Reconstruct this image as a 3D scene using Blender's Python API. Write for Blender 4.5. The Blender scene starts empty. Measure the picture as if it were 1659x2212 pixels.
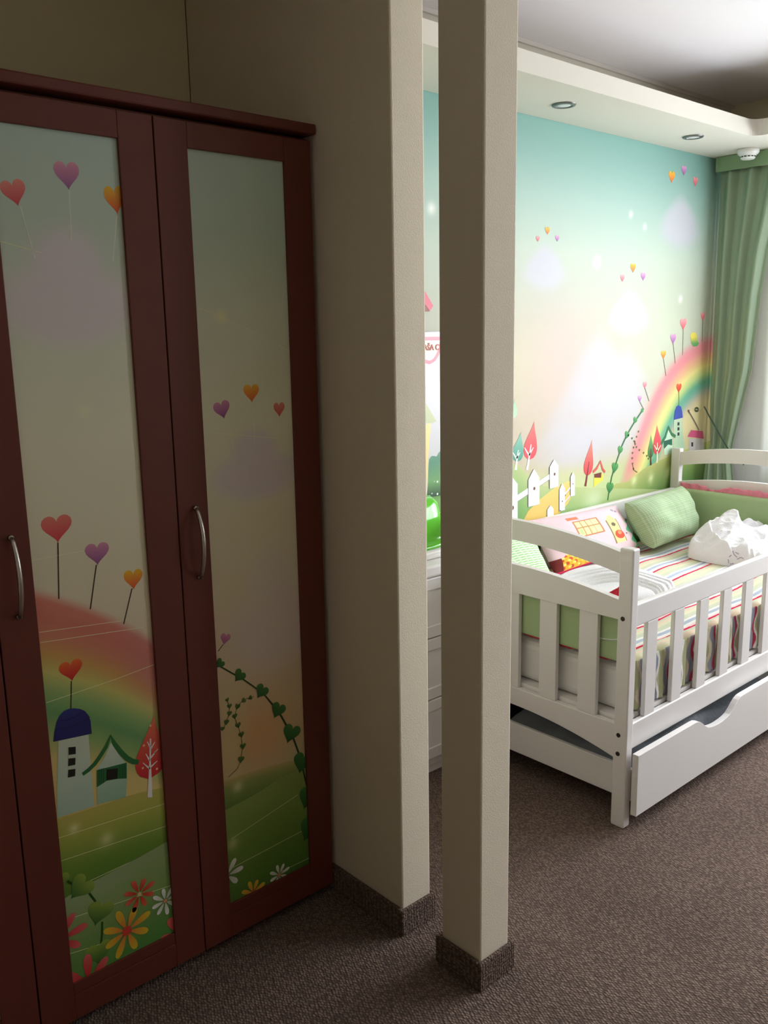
import bpy, bmesh, math, random
import numpy as np
from mathutils import Vector, Matrix
from mathutils.geometry import tessellate_polygon
from math import sin, cos, pi, radians, sqrt, exp

random.seed(4)
rng = np.random.default_rng(4)
SC = bpy.context.scene
COL = SC.collection

# ------------------------------------------------------------------ camera
FW, FH = 1659.0, 2212.0
FPX, YAW, PIT, ROL, CAMH = 1911.64, 0.84115, 0.197787, 0.017623, 1.45
_f = np.array([cos(PIT)*cos(YAW), cos(PIT)*sin(YAW), -sin(PIT)])
_r0 = np.array([sin(YAW), -cos(YAW), 0.0])
_d0 = np.cross(_f, _r0)
_r = cos(ROL)*_r0 + sin(ROL)*_d0
_d = -sin(ROL)*_r0 + cos(ROL)*_d0
cam_data = bpy.data.cameras.new('camera')
cam = bpy.data.objects.new('camera', cam_data)
COL.objects.link(cam)
cam_data.sensor_fit = 'VERTICAL'
cam_data.sensor_height = 36.0
cam_data.lens = FPX/FH*36.0
cam_data.clip_start = 0.02
M = Matrix.Identity(4)
for i in range(3):
    M[i][0] = _r[i]; M[i][1] = -_d[i]; M[i][2] = -_f[i]
M[2][3] = CAMH
cam.matrix_world = M
SC.camera = cam

# ------------------------------------------------------------------ view / world / light
SC.view_settings.view_transform = 'Standard'
SC.view_settings.look = 'None'
SC.view_settings.gamma = 1.0
SC.view_settings.exposure = 0.0
SC.view_settings.use_curve_mapping = False
SC.cycles.use_denoising = True
SC.cycles.max_bounces = 10
SC.cycles.diffuse_bounces = 6
SC.cycles.glossy_bounces = 4
SC.cycles.transmission_bounces = 8
SC.cycles.transparent_max_bounces = 12
SC.cycles.caustics_reflective = False
SC.cycles.caustics_refractive = False
SC.cycles.sample_clamp_indirect = 6.0

world = bpy.data.worlds.new('overcast_sky')
SC.world = world
world.use_nodes = True
wn = world.node_tree.nodes['Background']
wn.inputs[0].default_value = (0.80, 0.88, 1.0, 1)
wn.inputs[1].default_value = 2.0

def area(name, loc, direction, sx, sy, power, col):
    l = bpy.data.lights.new(name, 'AREA')
    l.shape = 'RECTANGLE'; l.size = sx; l.size_y = sy
    l.energy = power; l.color = col
    o = bpy.data.objects.new(name, l); COL.objects.link(o)
    o.location = loc
    o.rotation_euler = Vector(direction).to_track_quat('-Z', 'Y').to_euler()
    return o
# overcast daylight standing just outside the window glass
area('window_daylight', (4.44, 0.39, 1.55), (-1, 0, -0.2), 2.76, 1.30, 224, (0.985, 0.975, 1.0))

# ------------------------------------------------------------------ helpers
def lin(c):
    return tuple((v/12.92 if v <= 0.04045 else ((v+0.055)/1.055)**2.4) for v in [x/255.0 for x in c])

def mat(name, rgb, rough=0.6, spec=0.4, metal=0.0, bump=None, bscale=200, bdist=0.001, var=0.0, vscale=8, sheen=0.0):
    m = bpy.data.materials.new(name); m.use_nodes = True
    nt = m.node_tree; b = nt.nodes['Principled BSDF']
    c = lin(rgb)
    b.inputs['Base Color'].default_value = (*c, 1)
    b.inputs['Roughness'].default_value = rough
    b.inputs['Metallic'].default_value = metal
    b.inputs['Specular IOR Level'].default_value = spec
    if sheen: b.inputs['Sheen Weight'].default_value = sheen
    tc = nt.nodes.new('ShaderNodeTexCoord')
    if var:
        n = nt.nodes.new('ShaderNodeTexNoise'); n.inputs['Scale'].default_value = vscale
        n.inputs['Detail'].default_value = 4
        nt.links.new(tc.outputs['Object'], n.inputs['Vector'])
        r = nt.nodes.new('ShaderNodeMixRGB')
        r.inputs[1].default_value = (*[x*(1-var) for x in c], 1)
        r.inputs[2].default_value = (*[min(1, x*(1+var)) for x in c], 1)
        nt.links.new(n.outputs['Fac'], r.inputs[0]); nt.links.new(r.outputs[0], b.inputs['Base Color'])
    if bump:
        n = nt.nodes.new('ShaderNodeTexNoise'); n.inputs['Scale'].default_value = bscale
        n.inputs['Detail'].default_value = 3
        nt.links.new(tc.outputs['Object'], n.inputs['Vector'])
        bp = nt.nodes.new('ShaderNodeBump'); bp.inputs['Strength'].default_value = bump
        bp.inputs['Distance'].default_value = bdist
        nt.links.new(n.outputs['Fac'], bp.inputs['Height']); nt.links.new(bp.outputs[0], b.inputs['Normal'])
    return m

def obj(name, bm, m, parent=None, smooth=False, bevel=0.0, seg=2):
    me = bpy.data.meshes.new(name)
    bmesh.ops.recalc_face_normals(bm, faces=bm.faces)
    bm.to_mesh(me); bm.free()
    o = bpy.data.objects.new(name, me); COL.objects.link(o)
    for x in (m if isinstance(m, (list, tuple)) else [m]): me.materials.append(x)
    if smooth:
        for p in me.polygons: p.use_smooth = True
    if bevel:
        md = o.modifiers.new('Bevel', 'BEVEL'); md.width = bevel; md.segments = seg
        md.limit_method = 'ANGLE'; md.angle_limit = radians(40)
        md.harden_normals = False
    if parent: o.parent = parent
    return o

def thing(name, label, cat, loc=(0, 0, 0), group=None):
    o = bpy.data.objects.new(name, None); COL.objects.link(o)
    o.empty_display_size = 0.05
    o.location = loc; o['label'] = label; o['category'] = cat
    if group: o['group'] = group
    bpy.context.view_layer.update()
    return o

def adopt(o, root):
    """parent while keeping world-space mesh coordinates"""
    o.parent = root
    o.matrix_parent_inverse = Matrix.Translation(-Vector(root.location)) if root.parent is None else root_inv(root)
    return o
def root_inv(r):
    return Matrix.Identity(4) if r.type == 'MESH' else Matrix.Translation(-Vector(r.location))

def part(name, bm, m, root, **k):
    o = obj(name, bm, m, **k); adopt(o, root); return o

def tag(o, label, cat, group=None):
    o['label'] = label; o['category'] = cat
    if group: o['group'] = group
    return o
def struct(o):
    o['kind'] = 'structure'; return o

def add_box(bm, x0, x1, y0, y1, z0, z1):
    v = [bm.verts.new(p) for p in ((x0,y0,z0),(x1,y0,z0),(x1,y1,z0),(x0,y1,z0),(x0,y0,z1),(x1,y0,z1),(x1,y1,z1),(x0,y1,z1))]
    for f in ((0,3,2,1),(4,5,6,7),(0,1,5,4),(1,2,6,5),(2,3,7,6),(3,0,4,7)): bm.faces.new([v[i] for i in f])
def bx(*a):
    bm = bmesh.new(); add_box(bm, *a); return bm
def add_prism(bm, pts, axis, a, b):
    """2-D outline extruded along an axis from a to b"""
    def P(p, t):
        if axis == 'x': return (t, p[0], p[1])
        if axis == 'y': return (p[0], t, p[1])
        return (p[0], p[1], t)
    A = [bm.verts.new(P(p, a)) for p in pts]; B = [bm.verts.new(P(p, b)) for p in pts]
    n = len(pts)
    for i in range(n): bm.faces.new((A[i], A[(i+1) % n], B[(i+1) % n], B[i]))
    tri = tessellate_polygon([[Vector((p[0], p[1], 0)) for p in pts]])
    for t in tri:
        try: bm.faces.new([A[i] for i in t]); bm.faces.new([B[i] for i in t])
        except ValueError: pass
def prism(pts, axis, a, b):
    bm = bmesh.new(); add_prism(bm, pts, axis, a, b); return bm
def add_tube(bm, path, radii, seg=12, cap=True):
    path = [Vector(p) for p in path]; rings = []
    n = len(path)
    if not isinstance(radii, (list, tuple)): radii = [radii]*n
    up = Vector((0.3, 0.2, 1)).normalized()
    for i, p in enumerate(path):
        t = (path[min(n-1, i+1)] - path[max(0, i-1)]).normalized()
        s = t.cross(up)
        if s.length < 1e-4: s = t.cross(Vector((1, 0, 0)))
        s.normalize(); w = s.cross(t)
        rings.append([bm.verts.new(p + (s*cos(2*pi*k/seg) + w*sin(2*pi*k/seg))*radii[i]) for k in range(seg)])
    for a, b in zip(rings, rings[1:]):
        for k in range(seg): bm.faces.new((a[k], a[(k+1) % seg], b[(k+1) % seg], b[k]))
    if cap: bm.faces.new(rings[0]); bm.faces.new(rings[-1][::-1])
def add_lathe(bm, prof, c, seg=32):
    """profile (radius, z) round a vertical axis at c"""
    rings = []
    for r, z in prof:
        if r < 1e-6: rings.append([bm.verts.new((c[0], c[1], c[2]+z))])
        else: rings.append([bm.verts.new((c[0]+r*cos(2*pi*k/seg), c[1]+r*sin(2*pi*k/seg), c[2]+z)) for k in range(seg)])
    for a, b in zip(rings, rings[1:]):
        for k in range(seg):
            q = [a[k % len(a)], a[(k+1) % len(a)], b[(k+1) % len(b)], b[k % len(b)]]
            u = []
            for v in q:
                if v not in u: u.append(v)
            if len(u) > 2: bm.faces.new(u)

def at(x, y, ax, v):
    """where the sight line through a photograph pixel meets the world plane coord[ax] = v"""
    d = _r*(x-FW/2) + _d*(y-FH/2) + _f*FPX
    o = np.array([0, 0, CAMH]); t = (v-o[ax])/d[ax]
    return o + d*t

# ------------------------------------------------------------------ materials
def wallpaper(name, rgb):
    m = mat(name, rgb, 0.85, 0.2, bump=0.6, bscale=330, bdist=0.0012, var=0.025, vscale=30)
    return m
M_wall = wallpaper('cream_wallpaper', (226, 216, 184))
M_post = wallpaper('stone_wallpaper', (232, 221, 201))
M_hall = wallpaper('hall_wallpaper', (158, 148, 130))
M_white = mat('white_lacquer', (232, 228, 226), 0.32, 0.5, bump=0.05, bscale=40)
M_whitefurn = mat('white_laminate', (228, 224, 222), 0.25, 0.5)
M_soffit = mat('soffit_paint', (214, 209, 196), 0.7, 0.3)
M_ceil = mat('stretch_ceiling', (238, 234, 236), 0.4, 0.4)
M_ceil_c = mat('plain_ceiling', (225, 220, 205), 0.8, 0.2)
M_wood = mat('cherry_veneer', (106, 50, 40), 0.42, 0.4, var=0.10, vscale=3, bump=0.05, bscale=60)
M_woodin = mat('cabinet_inside', (110, 70, 55), 0.6, 0.3)
M_steel = mat('brushed_steel', (205, 200, 195), 0.28, 0.5, 1.0)
M_dark = mat('dark_metal', (70, 62, 58), 0.4, 0.5, 0.6)
M_ring = mat('lamp_ring_metal', (120, 120, 115), 0.35, 0.5, 0.9)
M_lens = mat('frosted_lens', (215, 218, 215), 0.35, 0.5)
M_plastic = mat('white_plastic', (232, 230, 226), 0.35, 0.5)
M_greenpl = mat('green_plastic', (95, 200, 45), 0.15, 0.6)
M_mattress = mat('mattress_cloth', (225, 223, 222), 0.85, 0.2, bump=0.3, bscale=120, bdist=0.003)
M_greencloth = mat('green_cotton', (170, 192, 146), 0.9, 0.15, bump=0.25, bscale=60, bdist=0.004, var=0.05)
M_pinkcloth = mat('pink_ruffle_cotton', (230, 140, 158), 0.9, 0.15, bump=0.3, bscale=60, bdist=0.003, var=0.08, vscale=30)
M_redcloth = mat('red_cotton', (205, 55, 75), 0.9, 0.15)
M_towel = mat('terry_towelling', (240, 238, 240), 0.95, 0.1, bump=0.9, bscale=350, bdist=0.003)
M_greyblanket = mat('grey_blanket', (150, 155, 160), 0.9, 0.1, bump=0.5, bscale=60, bdist=0.01, var=0.1)
M_darkmatte = mat('dark_matte', (45, 42, 45), 0.9, 0.1)
M_curtain = mat('green_curtain', (152, 170, 144), 0.8, 0.2, bump=0.15, bscale=300, bdist=0.001)
M_pelmet = mat('pelmet_cloth', (138, 164, 126), 0.8, 0.2)
M_cord = mat('tieback_cord', (70, 88, 78), 0.8, 0.2)
M_frame = mat('window_frame_plastic', (225, 225, 225), 0.3, 0.5)

def carpet():
    m = mat('brown_loop_carpet', (120, 104, 97), 0.95, 0.05)
    nt = m.node_tree; b = nt.nodes['Principled BSDF']
    tc = nt.nodes.new('ShaderNodeTexCoord')
    mp = nt.nodes.new('ShaderNodeMapping'); mp.inputs['Rotation'].default_value = (0, 0, radians(38))
    mp.inputs['Scale'].default_value = (1.0, 0.62, 0.8)
    nt.links.new(tc.outputs['Object'], mp.inputs['Vector'])
    v = nt.nodes.new('ShaderNodeTexVoronoi'); v.inputs['Scale'].default_value = 180; v.inputs['Randomness'].default_value = 0.55
    nt.links.new(mp.outputs[0], v.inputs['Vector'])
    cr = nt.nodes.new('ShaderNodeValToRGB')
    cr.color_ramp.elements[0].position = 0.08; cr.color_ramp.elements[0].color = (*lin((146, 127, 115)), 1)
    cr.color_ramp.elements[1].position = 0.62; cr.color_ramp.elements[1].color = (*lin((96, 81, 75)), 1)
    nt.links.new(v.outputs['Distance'], cr.inputs[0])
    n = nt.nodes.new('ShaderNodeTexNoise'); n.inputs['Scale'].default_value = 3.0; n.inputs['Detail'].default_value = 5
    nt.links.new(tc.outputs['Object'], n.inputs['Vector'])
    n2 = nt.nodes.new('ShaderNodeTexNoise'); n2.inputs['Scale'].default_value = 70
    nt.links.new(tc.outputs['Object'], n2.inputs['Vector'])
    mr = nt.nodes.new('ShaderNodeMapRange'); mr.inputs[1].default_value = 0.3; mr.inputs[2].default_value = 0.7
    mr.inputs[3].default_value = 0.88; mr.inputs[4].default_value = 1.12
    nt.links.new(n.outputs['Fac'], mr.inputs[0])
    mr2 = nt.nodes.new('ShaderNodeMapRange'); mr2.inputs[1].default_value = 0.3; mr2.inputs[2].default_value = 0.7
    mr2.inputs[3].default_value = 0.85; mr2.inputs[4].default_value = 1.15
    nt.links.new(n2.outputs['Fac'], mr2.inputs[0])
    mu = nt.nodes.new('ShaderNodeMath'); mu.operation = 'MULTIPLY'
    nt.links.new(mr.outputs[0], mu.inputs[0]); nt.links.new(mr2.outputs[0], mu.inputs[1])
    vm = nt.nodes.new('ShaderNodeVectorMath'); vm.operation = 'SCALE'
    nt.links.new(cr.outputs[0], vm.inputs[0]); nt.links.new(mu.outputs[0], vm.inputs['Scale'])
    nt.links.new(vm.outputs[0], b.inputs['Base Color'])
    bp = nt.nodes.new('ShaderNodeBump'); bp.invert = True; bp.inputs['Strength'].default_value = 0.9; bp.inputs['Distance'].default_value = 0.004
    nt.links.new(v.outputs['Distance'], bp.inputs['Height']); nt.links.new(bp.outputs[0], b.inputs['Normal'])
    return m
M_carpet = carpet()

def colour_attr(name, rough, spec, bump=0, bscale=200, bdist=0.001):
    m = mat(name, (255, 255, 255), rough, spec, bump=bump, bscale=bscale, bdist=bdist)
    nt = m.node_tree
    a = nt.nodes.new('ShaderNodeAttribute'); a.attribute_name = 'print'
    nt.links.new(a.outputs['Color'], nt.nodes['Principled BSDF'].inputs['Base Color'])
    return m
M_print = colour_attr('printed_panel', 0.28, 0.5)
M_mural = colour_attr('printed_wallpaper', 0.55, 0.35, bump=0.15, bscale=300, bdist=0.0006)
M_clothprint = colour_attr('printed_cotton', 0.9, 0.15, bump=0.2, bscale=70, bdist=0.003)

def translucent(name, rgb, transp, transl=0.6):
    m = bpy.data.materials.new(name); m.use_nodes = True
    nt = m.node_tree; nt.nodes.clear()
    out = nt.nodes.new('ShaderNodeOutputMaterial')
    c = (*lin(rgb), 1)
    d = nt.nodes.new('ShaderNodeBsdfDiffuse'); d.inputs[0].default_value = c
    t = nt.nodes.new('ShaderNodeBsdfTranslucent'); t.inputs[0].default_value = c
    tr = nt.nodes.new('ShaderNodeBsdfTransparent')
    m1 = nt.nodes.new('ShaderNodeMixShader'); m1.inputs[0].default_value = transl
    nt.links.new(d.outputs[0], m1.inputs[1]); nt.links.new(t.outputs[0], m1.inputs[2])
    m2 = nt.nodes.new('ShaderNodeMixShader'); m2.inputs[0].default_value = transp
    nt.links.new(m1.outputs[0], m2.inputs[1]); nt.links.new(tr.outputs[0], m2.inputs[2])
    nt.links.new(m2.outputs[0], out.inputs[0])
    return m
M_sheer = translucent('sheer_voile', (236, 240, 246), 0.05, 0.5)
def glass():
    m = bpy.data.materials.new('window_glass'); m.use_nodes = True
    nt = m.node_tree; nt.nodes.clear()
    out = nt.nodes.new('ShaderNodeOutputMaterial')
    g = nt.nodes.new('ShaderNodeBsdfGlossy'); g.inputs['Roughness'].default_value = 0.02
    tr = nt.nodes.new('ShaderNodeBsdfTransparent'); tr.inputs[0].default_value = (0.95, 0.97, 0.97, 1)
    mx = nt.nodes.new('ShaderNodeMixShader'); mx.inputs[0].default_value = 0.06
    nt.links.new(tr.outputs[0], mx.inputs[1]); nt.links.new(g.outputs[0], mx.inputs[2])
    nt.links.new(mx.outputs[0], out.inputs[0])
    return m
M_glass = glass()

# ------------------------------------------------------------------ printed artwork engine
def LIN(a):
    a = np.clip(np.asarray(a, float)/255.0, 0, 1)
    return np.where(a <= 0.04045, a/12.92, ((a+0.055)/1.055)**2.4)

def ramp(v, stops):
    xs = [s[0] for s in stops]
    return np.stack([np.interp(v, xs, [s[1][k] for s in stops]) for k in range(3)], -1)
def mixc(a, c, w):
    return a*(1-w[..., None]) + np.array(c, float)*w[..., None]
def sstep(a, b, x):
    t = np.clip((x-a)/(b-a), 0, 1); return t*t*(3-2*t)

class Print:
    """A printed picture lying in the plane y = Y (facing -y): a soft background grid
    plus crisp shapes, all one mesh with a colour attribute."""
    def __init__(s, Y, x0, x1, z0, z1, step, fn):
        s.Y, s.x0, s.x1, s.z0, s.z1 = Y, x0, x1, z0, z1
        s.v = []; s.c = []; s.f = []; s.n = 0
        s.layer = 0
        nx = max(2, int(round((x1-x0)/step))+1); nz = max(2, int(round((z1-z0)/step))+1)
        X, Z = np.meshgrid(np.linspace(x0, x1, nx), np.linspace(z0, z1, nz))
        s._grid(X, Z, fn(X, Z))
    def _grid(s, X, Z, C):
        nz, nx = X.shape; b = s.n
        V = np.stack([X, np.full_like(X, s.Y - 0.00025*s.layer), Z], -1).reshape(-1, 3)
        s.v.append(V); s.c.append(C.reshape(-1, 3)); s.n += len(V)
        i = np.arange(nz-1)[:, None]*nx + np.arange(nx-1)[None]
        i = i.reshape(-1)+b
        s.f += np.stack([i, i+1, i+nx+1, i+nx], 1).tolist()
    def up(s, k=1): s.layer += k
    def w(s, x, y):
        p = at(x, y, 1, s.Y); return (p[0], p[2])
    def size(s, x, y, h):
        return abs(s.w(x, y-h/2)[1]-s.w(x, y+h/2)[1])
    def clip(s, pts):
        for ax, lim, sg in ((0, s.x0, 1), (0, s.x1, -1), (1, s.z0, 1), (1, s.z1, -1)):
            out = []
            for i in range(len(pts)):
                a, b = pts[i], pts[(i+1) % len(pts)]
                da, db = sg*(a[ax]-lim), sg*(b[ax]-lim)
                if da >= 0: out.append(a)
                if (da >= 0) != (db >= 0):
                    t = da/(da-db); out.append((a[0]+(b[0]-a[0])*t, a[1]+(b[1]-a[1])*t))
            pts = out
            if len(pts) < 3: return []
        return pts
    def poly(s, pts, col):
        pts = s.clip([tuple(p) for p in pts])
        if len(pts) < 3: return
        # drop duplicates
        q = [pts[0]]
        for p in pts[1:]:
            if abs(p[0]-q[-1][0])+abs(p[1]-q[-1][1]) > 1e-6: q.append(p)
        pts = q
        if len(pts) < 3: return
        P = np.array(pts)
        C = col(P[:, 0], P[:, 1]) if callable(col) else np.tile(np.array(col, float), (len(P), 1))
        V = np.stack([P[:, 0], np.full(len(P), s.Y - 0.00025*s.layer), P[:, 1]], -1)
        tri = tessellate_polygon([[Vector((a, b, 0)) for a, b in pts]])
        s.v.append(V); s.c.append(C)
        for t in tri: s.f.append([s.n+i for i in t])
        s.n += len(V)
    def ppoly(s, pix, col): s.poly([s.w(*p) for p in pix], col)
    def line(s, pts, wd, col):
        """stroke along points (wall coordinates)"""
        pts = [np.array(p, float) for p in pts]; n = len(pts)
        L, R = [], []
        for i in range(n):
            t = pts[min(n-1, i+1)]-pts[max(0, i-1)]; t = t/(np.linalg.norm(t)+1e-9)
            nn = np.array([-t[1], t[0]])
            ww = wd[i] if isinstance(wd, (list, tuple)) else wd
            L.append(pts[i]+nn*ww/2); R.append(pts[i]-nn*ww/2)
        for i in range(n-1): s.poly([L[i], L[i+1], R[i+1], R[i]], col)
    def pline(s, pix, wd, col): s.line([s.w(*p) for p in pix], wd, col)
    def strip(s, top, bot, colfn, x0=None, x1=None, step=0.006, rows=24):
        x0 = s.x0 if x0 is None else max(x0, s.x0); x1 = s.x1 if x1 is None else min(x1, s.x1)
        nx = max(3, int((x1-x0)/step)+1)
        x = np.linspace(x0, x1, nx)
        zt = np.clip(top(x), s.z0, s.z1); zb = np.clip(np.minimum(bot(x), zt), s.z0, s.z1)
        t = np.linspace(0, 1, rows)[:, None]
        Z = zb[None]*(1-t)+zt[None]*t; X = np.tile(x, (rows, 1))
        s._grid(X, Z, colfn(X, Z))
    def curve(s, pix):
        P = sorted(s.w(*p) for p in pix)
        xs = [p[0] for p in P]; zs = [p[1] for p in P]
        def f(x):
            z = np.interp(x, xs, zs)
            # linear run-out beyond the ends
            a = (zs[1]-zs[0])/(xs[1]-xs[0]); b = (zs[-1]-zs[-2])/(xs[-1]-xs[-2])
            z = np.where(x < xs[0], zs[0]+a*(x-xs[0]), z)
            return np.where(x > xs[-1], zs[-1]+b*(x-xs[-1]), z)
        return f
    # --- motifs
    def heart(s, px, py, hpx, ctop, cbot, tilt=0.0, wr=1.06, size=None):
        cx, cz = s.w(px, py); h = size or s.size(px, py, hpx)
        pts = []
        for k in range(28):
            t = 2*pi*k/28+0.001
            x = 16*sin(t)**3/32.0; z = (13*cos(t)-5*cos(2*t)-2*cos(3*t)-cos(4*t)+2.5)/29.0
            pts.append((x*wr*h, z*h))
        ca, sa = cos(tilt), sin(tilt)
        W = [(cx+x*ca-z*sa, cz+x*sa+z*ca) for x, z in pts]
        c1, c2 = np.array(ctop, float), np.array(cbot, float)
        def col(X, Z):
            v = ((-(X-cx)*sa+(Z-cz)*ca)/h+0.5).clip(0, 1)[..., None]
            return c2*(1-v)+c1*v
        s.poly(W, col)
    def petal(s, c, ang, r0, r1, wd, cin, cout):
        pts = []
        for k in range(14):
            t = 2*pi*k/14
            u = (r0+r1)/2+(r1-r0)/2*cos(t); v = wd/2*sin(t)*(0.75+0.35*cos(t))
            pts.append((c[0]+u*cos(ang)-v*sin(ang), c[1]+u*sin(ang)+v*cos(ang)))
        a, b = np.array(cin, float), np.array(cout, float)
        def col(X, Z):
            q = ((np.hypot(X-c[0], Z-c[1])-r0)/(r1-r0)).clip(0, 1)[..., None]
            return a*(1-q)+b*q
        s.poly(pts, col)
    def flower(s, px, py, rpx, n, cin, cout, cc, rot=0.2, ratio=0.42, cr=0.18):
        c = s.w(px, py); r = s.size(px, py, rpx*2)/2
        for k in range(n):
            jit = 1+0.08*sin(k*2.3+rot*7)
            s.petal(c, rot+2*pi*k/n, r*0.16, r*jit, r*ratio, cin, cout)
        s.up()
        s.poly([(c[0]+r*cr*cos(2*pi*k/14), c[1]+r*cr*sin(2*pi*k/14)) for k in range(14)], cc)
        s.layer -= 1
    def leaf(s, top, bot, wpx, ctop, cbot):
        """teardrop tree crown between two pixel points"""
        a = np.array(s.w(*top)); b = np.array(s.w(*bot))
        h = np.linalg.norm(a-b); ax = (a-b)/h; nn = np.array([ax[1], -ax[0]])
        wd = wpx*h
        pts = []
        for k in range(15):
            t = k/14; pts.append(b+ax*h*t+nn*wd/2*sin(pi*min(1, t**0.62))*(1-t)**0.35*1.15)
        for k in range(13, 0, -1):
            t = k/14; pts.append(b+ax*h*t-nn*wd/2*sin(pi*min(1, t**0.62))*(1-t)**0.35*1.15)
        c1, c2 = np.array(ctop, float), np.array(cbot, float)
        def col(X, Z):
            v = ((Z-b[1])/(a[1]-b[1])).clip(0, 1)[..., None]; return c2*(1-v)+c1*v
        s.poly(pts, col)
    def fill_mesh(s, me, extra=None):
        V = np.concatenate(s.v); C = LIN(np.concatenate(s.c))
        faces = list(s.f)
        nprint = len(faces)
        if extra is not None:
            ev, ef = extra
            faces += [[i+len(V) for i in f] for f in ef]
            C = np.concatenate([C, np.full((len(ev), 3), 0.6)]); V = np.concatenate([V, np.array(ev)])
        me.from_pydata(V.tolist(), [], faces)
        a = me.color_attributes.new('print', 'FLOAT_COLOR', 'POINT')
        a.data.foreach_set('color', np.concatenate([C, np.ones((len(C), 1))], 1).astype(np.float32).ravel())
        me.update()
        return nprint
    def build(s, name, m, root=None, extra=None, m2=None):
        me = bpy.data.meshes.new(name)
        n = s.fill_mesh(me, extra)
        me.materials.append(m)
        if m2:
            me.materials.append(m2)
            for p in me.polygons[n:]: p.material_index = 1
        # printed faces look towards -y
        bmx = bmesh.new(); bmx.from_mesh(me); bmx.faces.ensure_lookup_table()
        bmesh.ops.reverse_faces(bmx, faces=[f for f in bmx.faces if f.index < n and f.normal.y > 0])
        bmx.to_mesh(me); bmx.free()
        o = bpy.data.objects.new(name, me); COL.objects.link(o)
        if root: adopt(o, root)
        return o

def box_vf(x0, x1, y0, y1, z0, z1):
    v = [(x0,y0,z0),(x1,y0,z0),(x1,y1,z0),(x0,y1,z0),(x0,y0,z1),(x1,y0,z1),(x1,y1,z1),(x0,y1,z1)]
    return v, [[0,3,2,1],[4,5,6,7],[1,2,6,5],[2,3,7,6],[3,0,4,7]]

PINK = ((244, 178, 178), (232, 84, 98)); LILAC = ((226, 172, 208), (150, 84, 158)); ORNG = ((250, 200, 60), (236, 98, 50))
REDO = ((240, 120, 70), (214, 44, 48))
DKST = (70, 58, 40)

# ================================================================== STRUCTURE
YW = 2.21          # mural wall / niche back wall
XP0, XP1 = 1.312, 1.408
CEIL, SHELF, SOFF = 2.478, 2.293, 2.229

bm = bx(-1.0, 4.32, -1.8, 2.32, -0.12, 0.0)
struct(obj('floor', bm, M_carpet))

# --- mural wall -------------------------------------------------------------
def mural_bg(X, Z):
    c = ramp(Z, [(0, (150, 190, 110)), (0.8, (196, 210, 150)), (0.95, (198, 184, 158)), (1.2, (196, 188, 167)), (1.5, (190, 192, 174)),
                 (1.75, (190, 203, 186)), (1.95, (168, 196, 184)), (2.1, (144, 182, 172)), (2.235, (128, 172, 162)), (2.24, (206, 200, 186)), (2.5, (206, 200, 186))])
    # pink bloom in the middle of the sky
    c = mixc(c, (210, 184, 176), 0.75*np.exp(-(((X-2.95)/0.38)**2+((Z-1.30)/0.26)**2)))
    c = mixc(c, (214, 208, 168), 0.5*np.exp(-(((X-2.6)/0.22)**2+((Z-1.32)/0.2)**2)))
    c = mixc(c, (200, 208, 182), 0.7*np.exp(-(((X-3.75)/0.35)**2+((Z-1.45)/0.25)**2)))
    # soft clouds
    def cloud(c, x, z, rx, rz, a=0.9, col=(198, 197, 205)):
        v = (Z-z)/rz
        wq = rx*np.clip(0.95-0.42*v, 0.3, 1.15)
        d = np.hypot((X-x)/wq, v*0.95)
        return mixc(c, col, a*(1-sstep(0.55, 1.25, d)))
    def pc(c, px, py, rx, rz, a=0.9):
        p = at(px, py, 1, YW); return cloud(c, p[0], p[2], rx, rz, a)
    c = pc(c, 1178, 578, 0.13, 0.085); c = pc(c, 1470, 482, 0.17, 0.11); c = pc(c, 1360, 676, 0.15, 0.09)
    c = pc(c, 1295, 810, 0.22, 0.17, 0.6); c = pc(c, 1350, 830, 0.2, 0.15, 0.6); c = pc(c, 1255, 905, 0.26, 0.16, 0.6); c = pc(c, 1225, 960, 0.26, 0.10, 0.5)
    c = pc(c, 1345, 900, 0.2, 0.16, 0.6); c = pc(c, 1285, 960, 0.3, 0.10, 0.5)
    # rainbow: round arc from its crown at the curtain down to the meadow
    ox, oz = RB['c']; d = np.hypot(X+0.62*np.clip(1.12-Z, 0, 1)**2-ox, Z-oz)
    t = (RB['R']-d)/(RB['R']-RB['r'])
    col = ramp(t, [(0, (232, 128, 140)), (0.22, (238, 138, 144)), (0.38, (240, 176, 130)), (0.55, (244, 226, 136)), (0.7, (196, 216, 130)), (0.85, (96, 176, 140)), (1.0, (90, 170, 150))])
    aa = sstep(-0.12, 0.14, t)*(1-sstep(0.88, 1.15, t))
    # its foot fades into the lawn
    aa = aa*sstep(0.70, 0.95, Z+0.25*(X-3.2))*(0.5+0.35*sstep(2.9, 3.7, X))
    c = c*(1-aa[..., None])+col*aa[..., None]
    inside = sstep(1.02, 1.3, t)*sstep(0.8, 1.0, Z)
    c = mixc(c, (238, 222, 160), 0.75*inside)
    for px, py, r in ((1290, 566, .02), (1393, 490, .012), (1363, 463, .012), (932, 450, .02), (1470, 646, .015)):
        p = at(px, py, 1, YW); c = mixc(c, (252, 252, 244), 0.8*np.exp(-((X-p[0])**2+(Z-p[2])**2)/r**2))
    return c
def circle3(a, b, c):
    A = np.array([[b[0]-a[0], b[1]-a[1]], [c[0]-a[0], c[1]-a[1]]])*2
    B = np.array([b[0]**2-a[0]**2+b[1]**2-a[1]**2, c[0]**2-a[0]**2+c[1]**2-a[1]**2])
    o = np.linalg.solve(A, B); return o, np.hypot(a[0]-o[0], a[1]-o[1])
def wp(x, y, Y=YW):
    p = at(x, y, 1, Y); return (p[0], p[2])
c6 = lambda x, y: (1100+x/2.968, 700+y/2.968)
o_, R_ = circle3(wp(*c6(1262, 92)), wp(*c6(1000, 320)), wp(*c6(850, 640)))
gi = wp(*c6(1100, 560))
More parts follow.
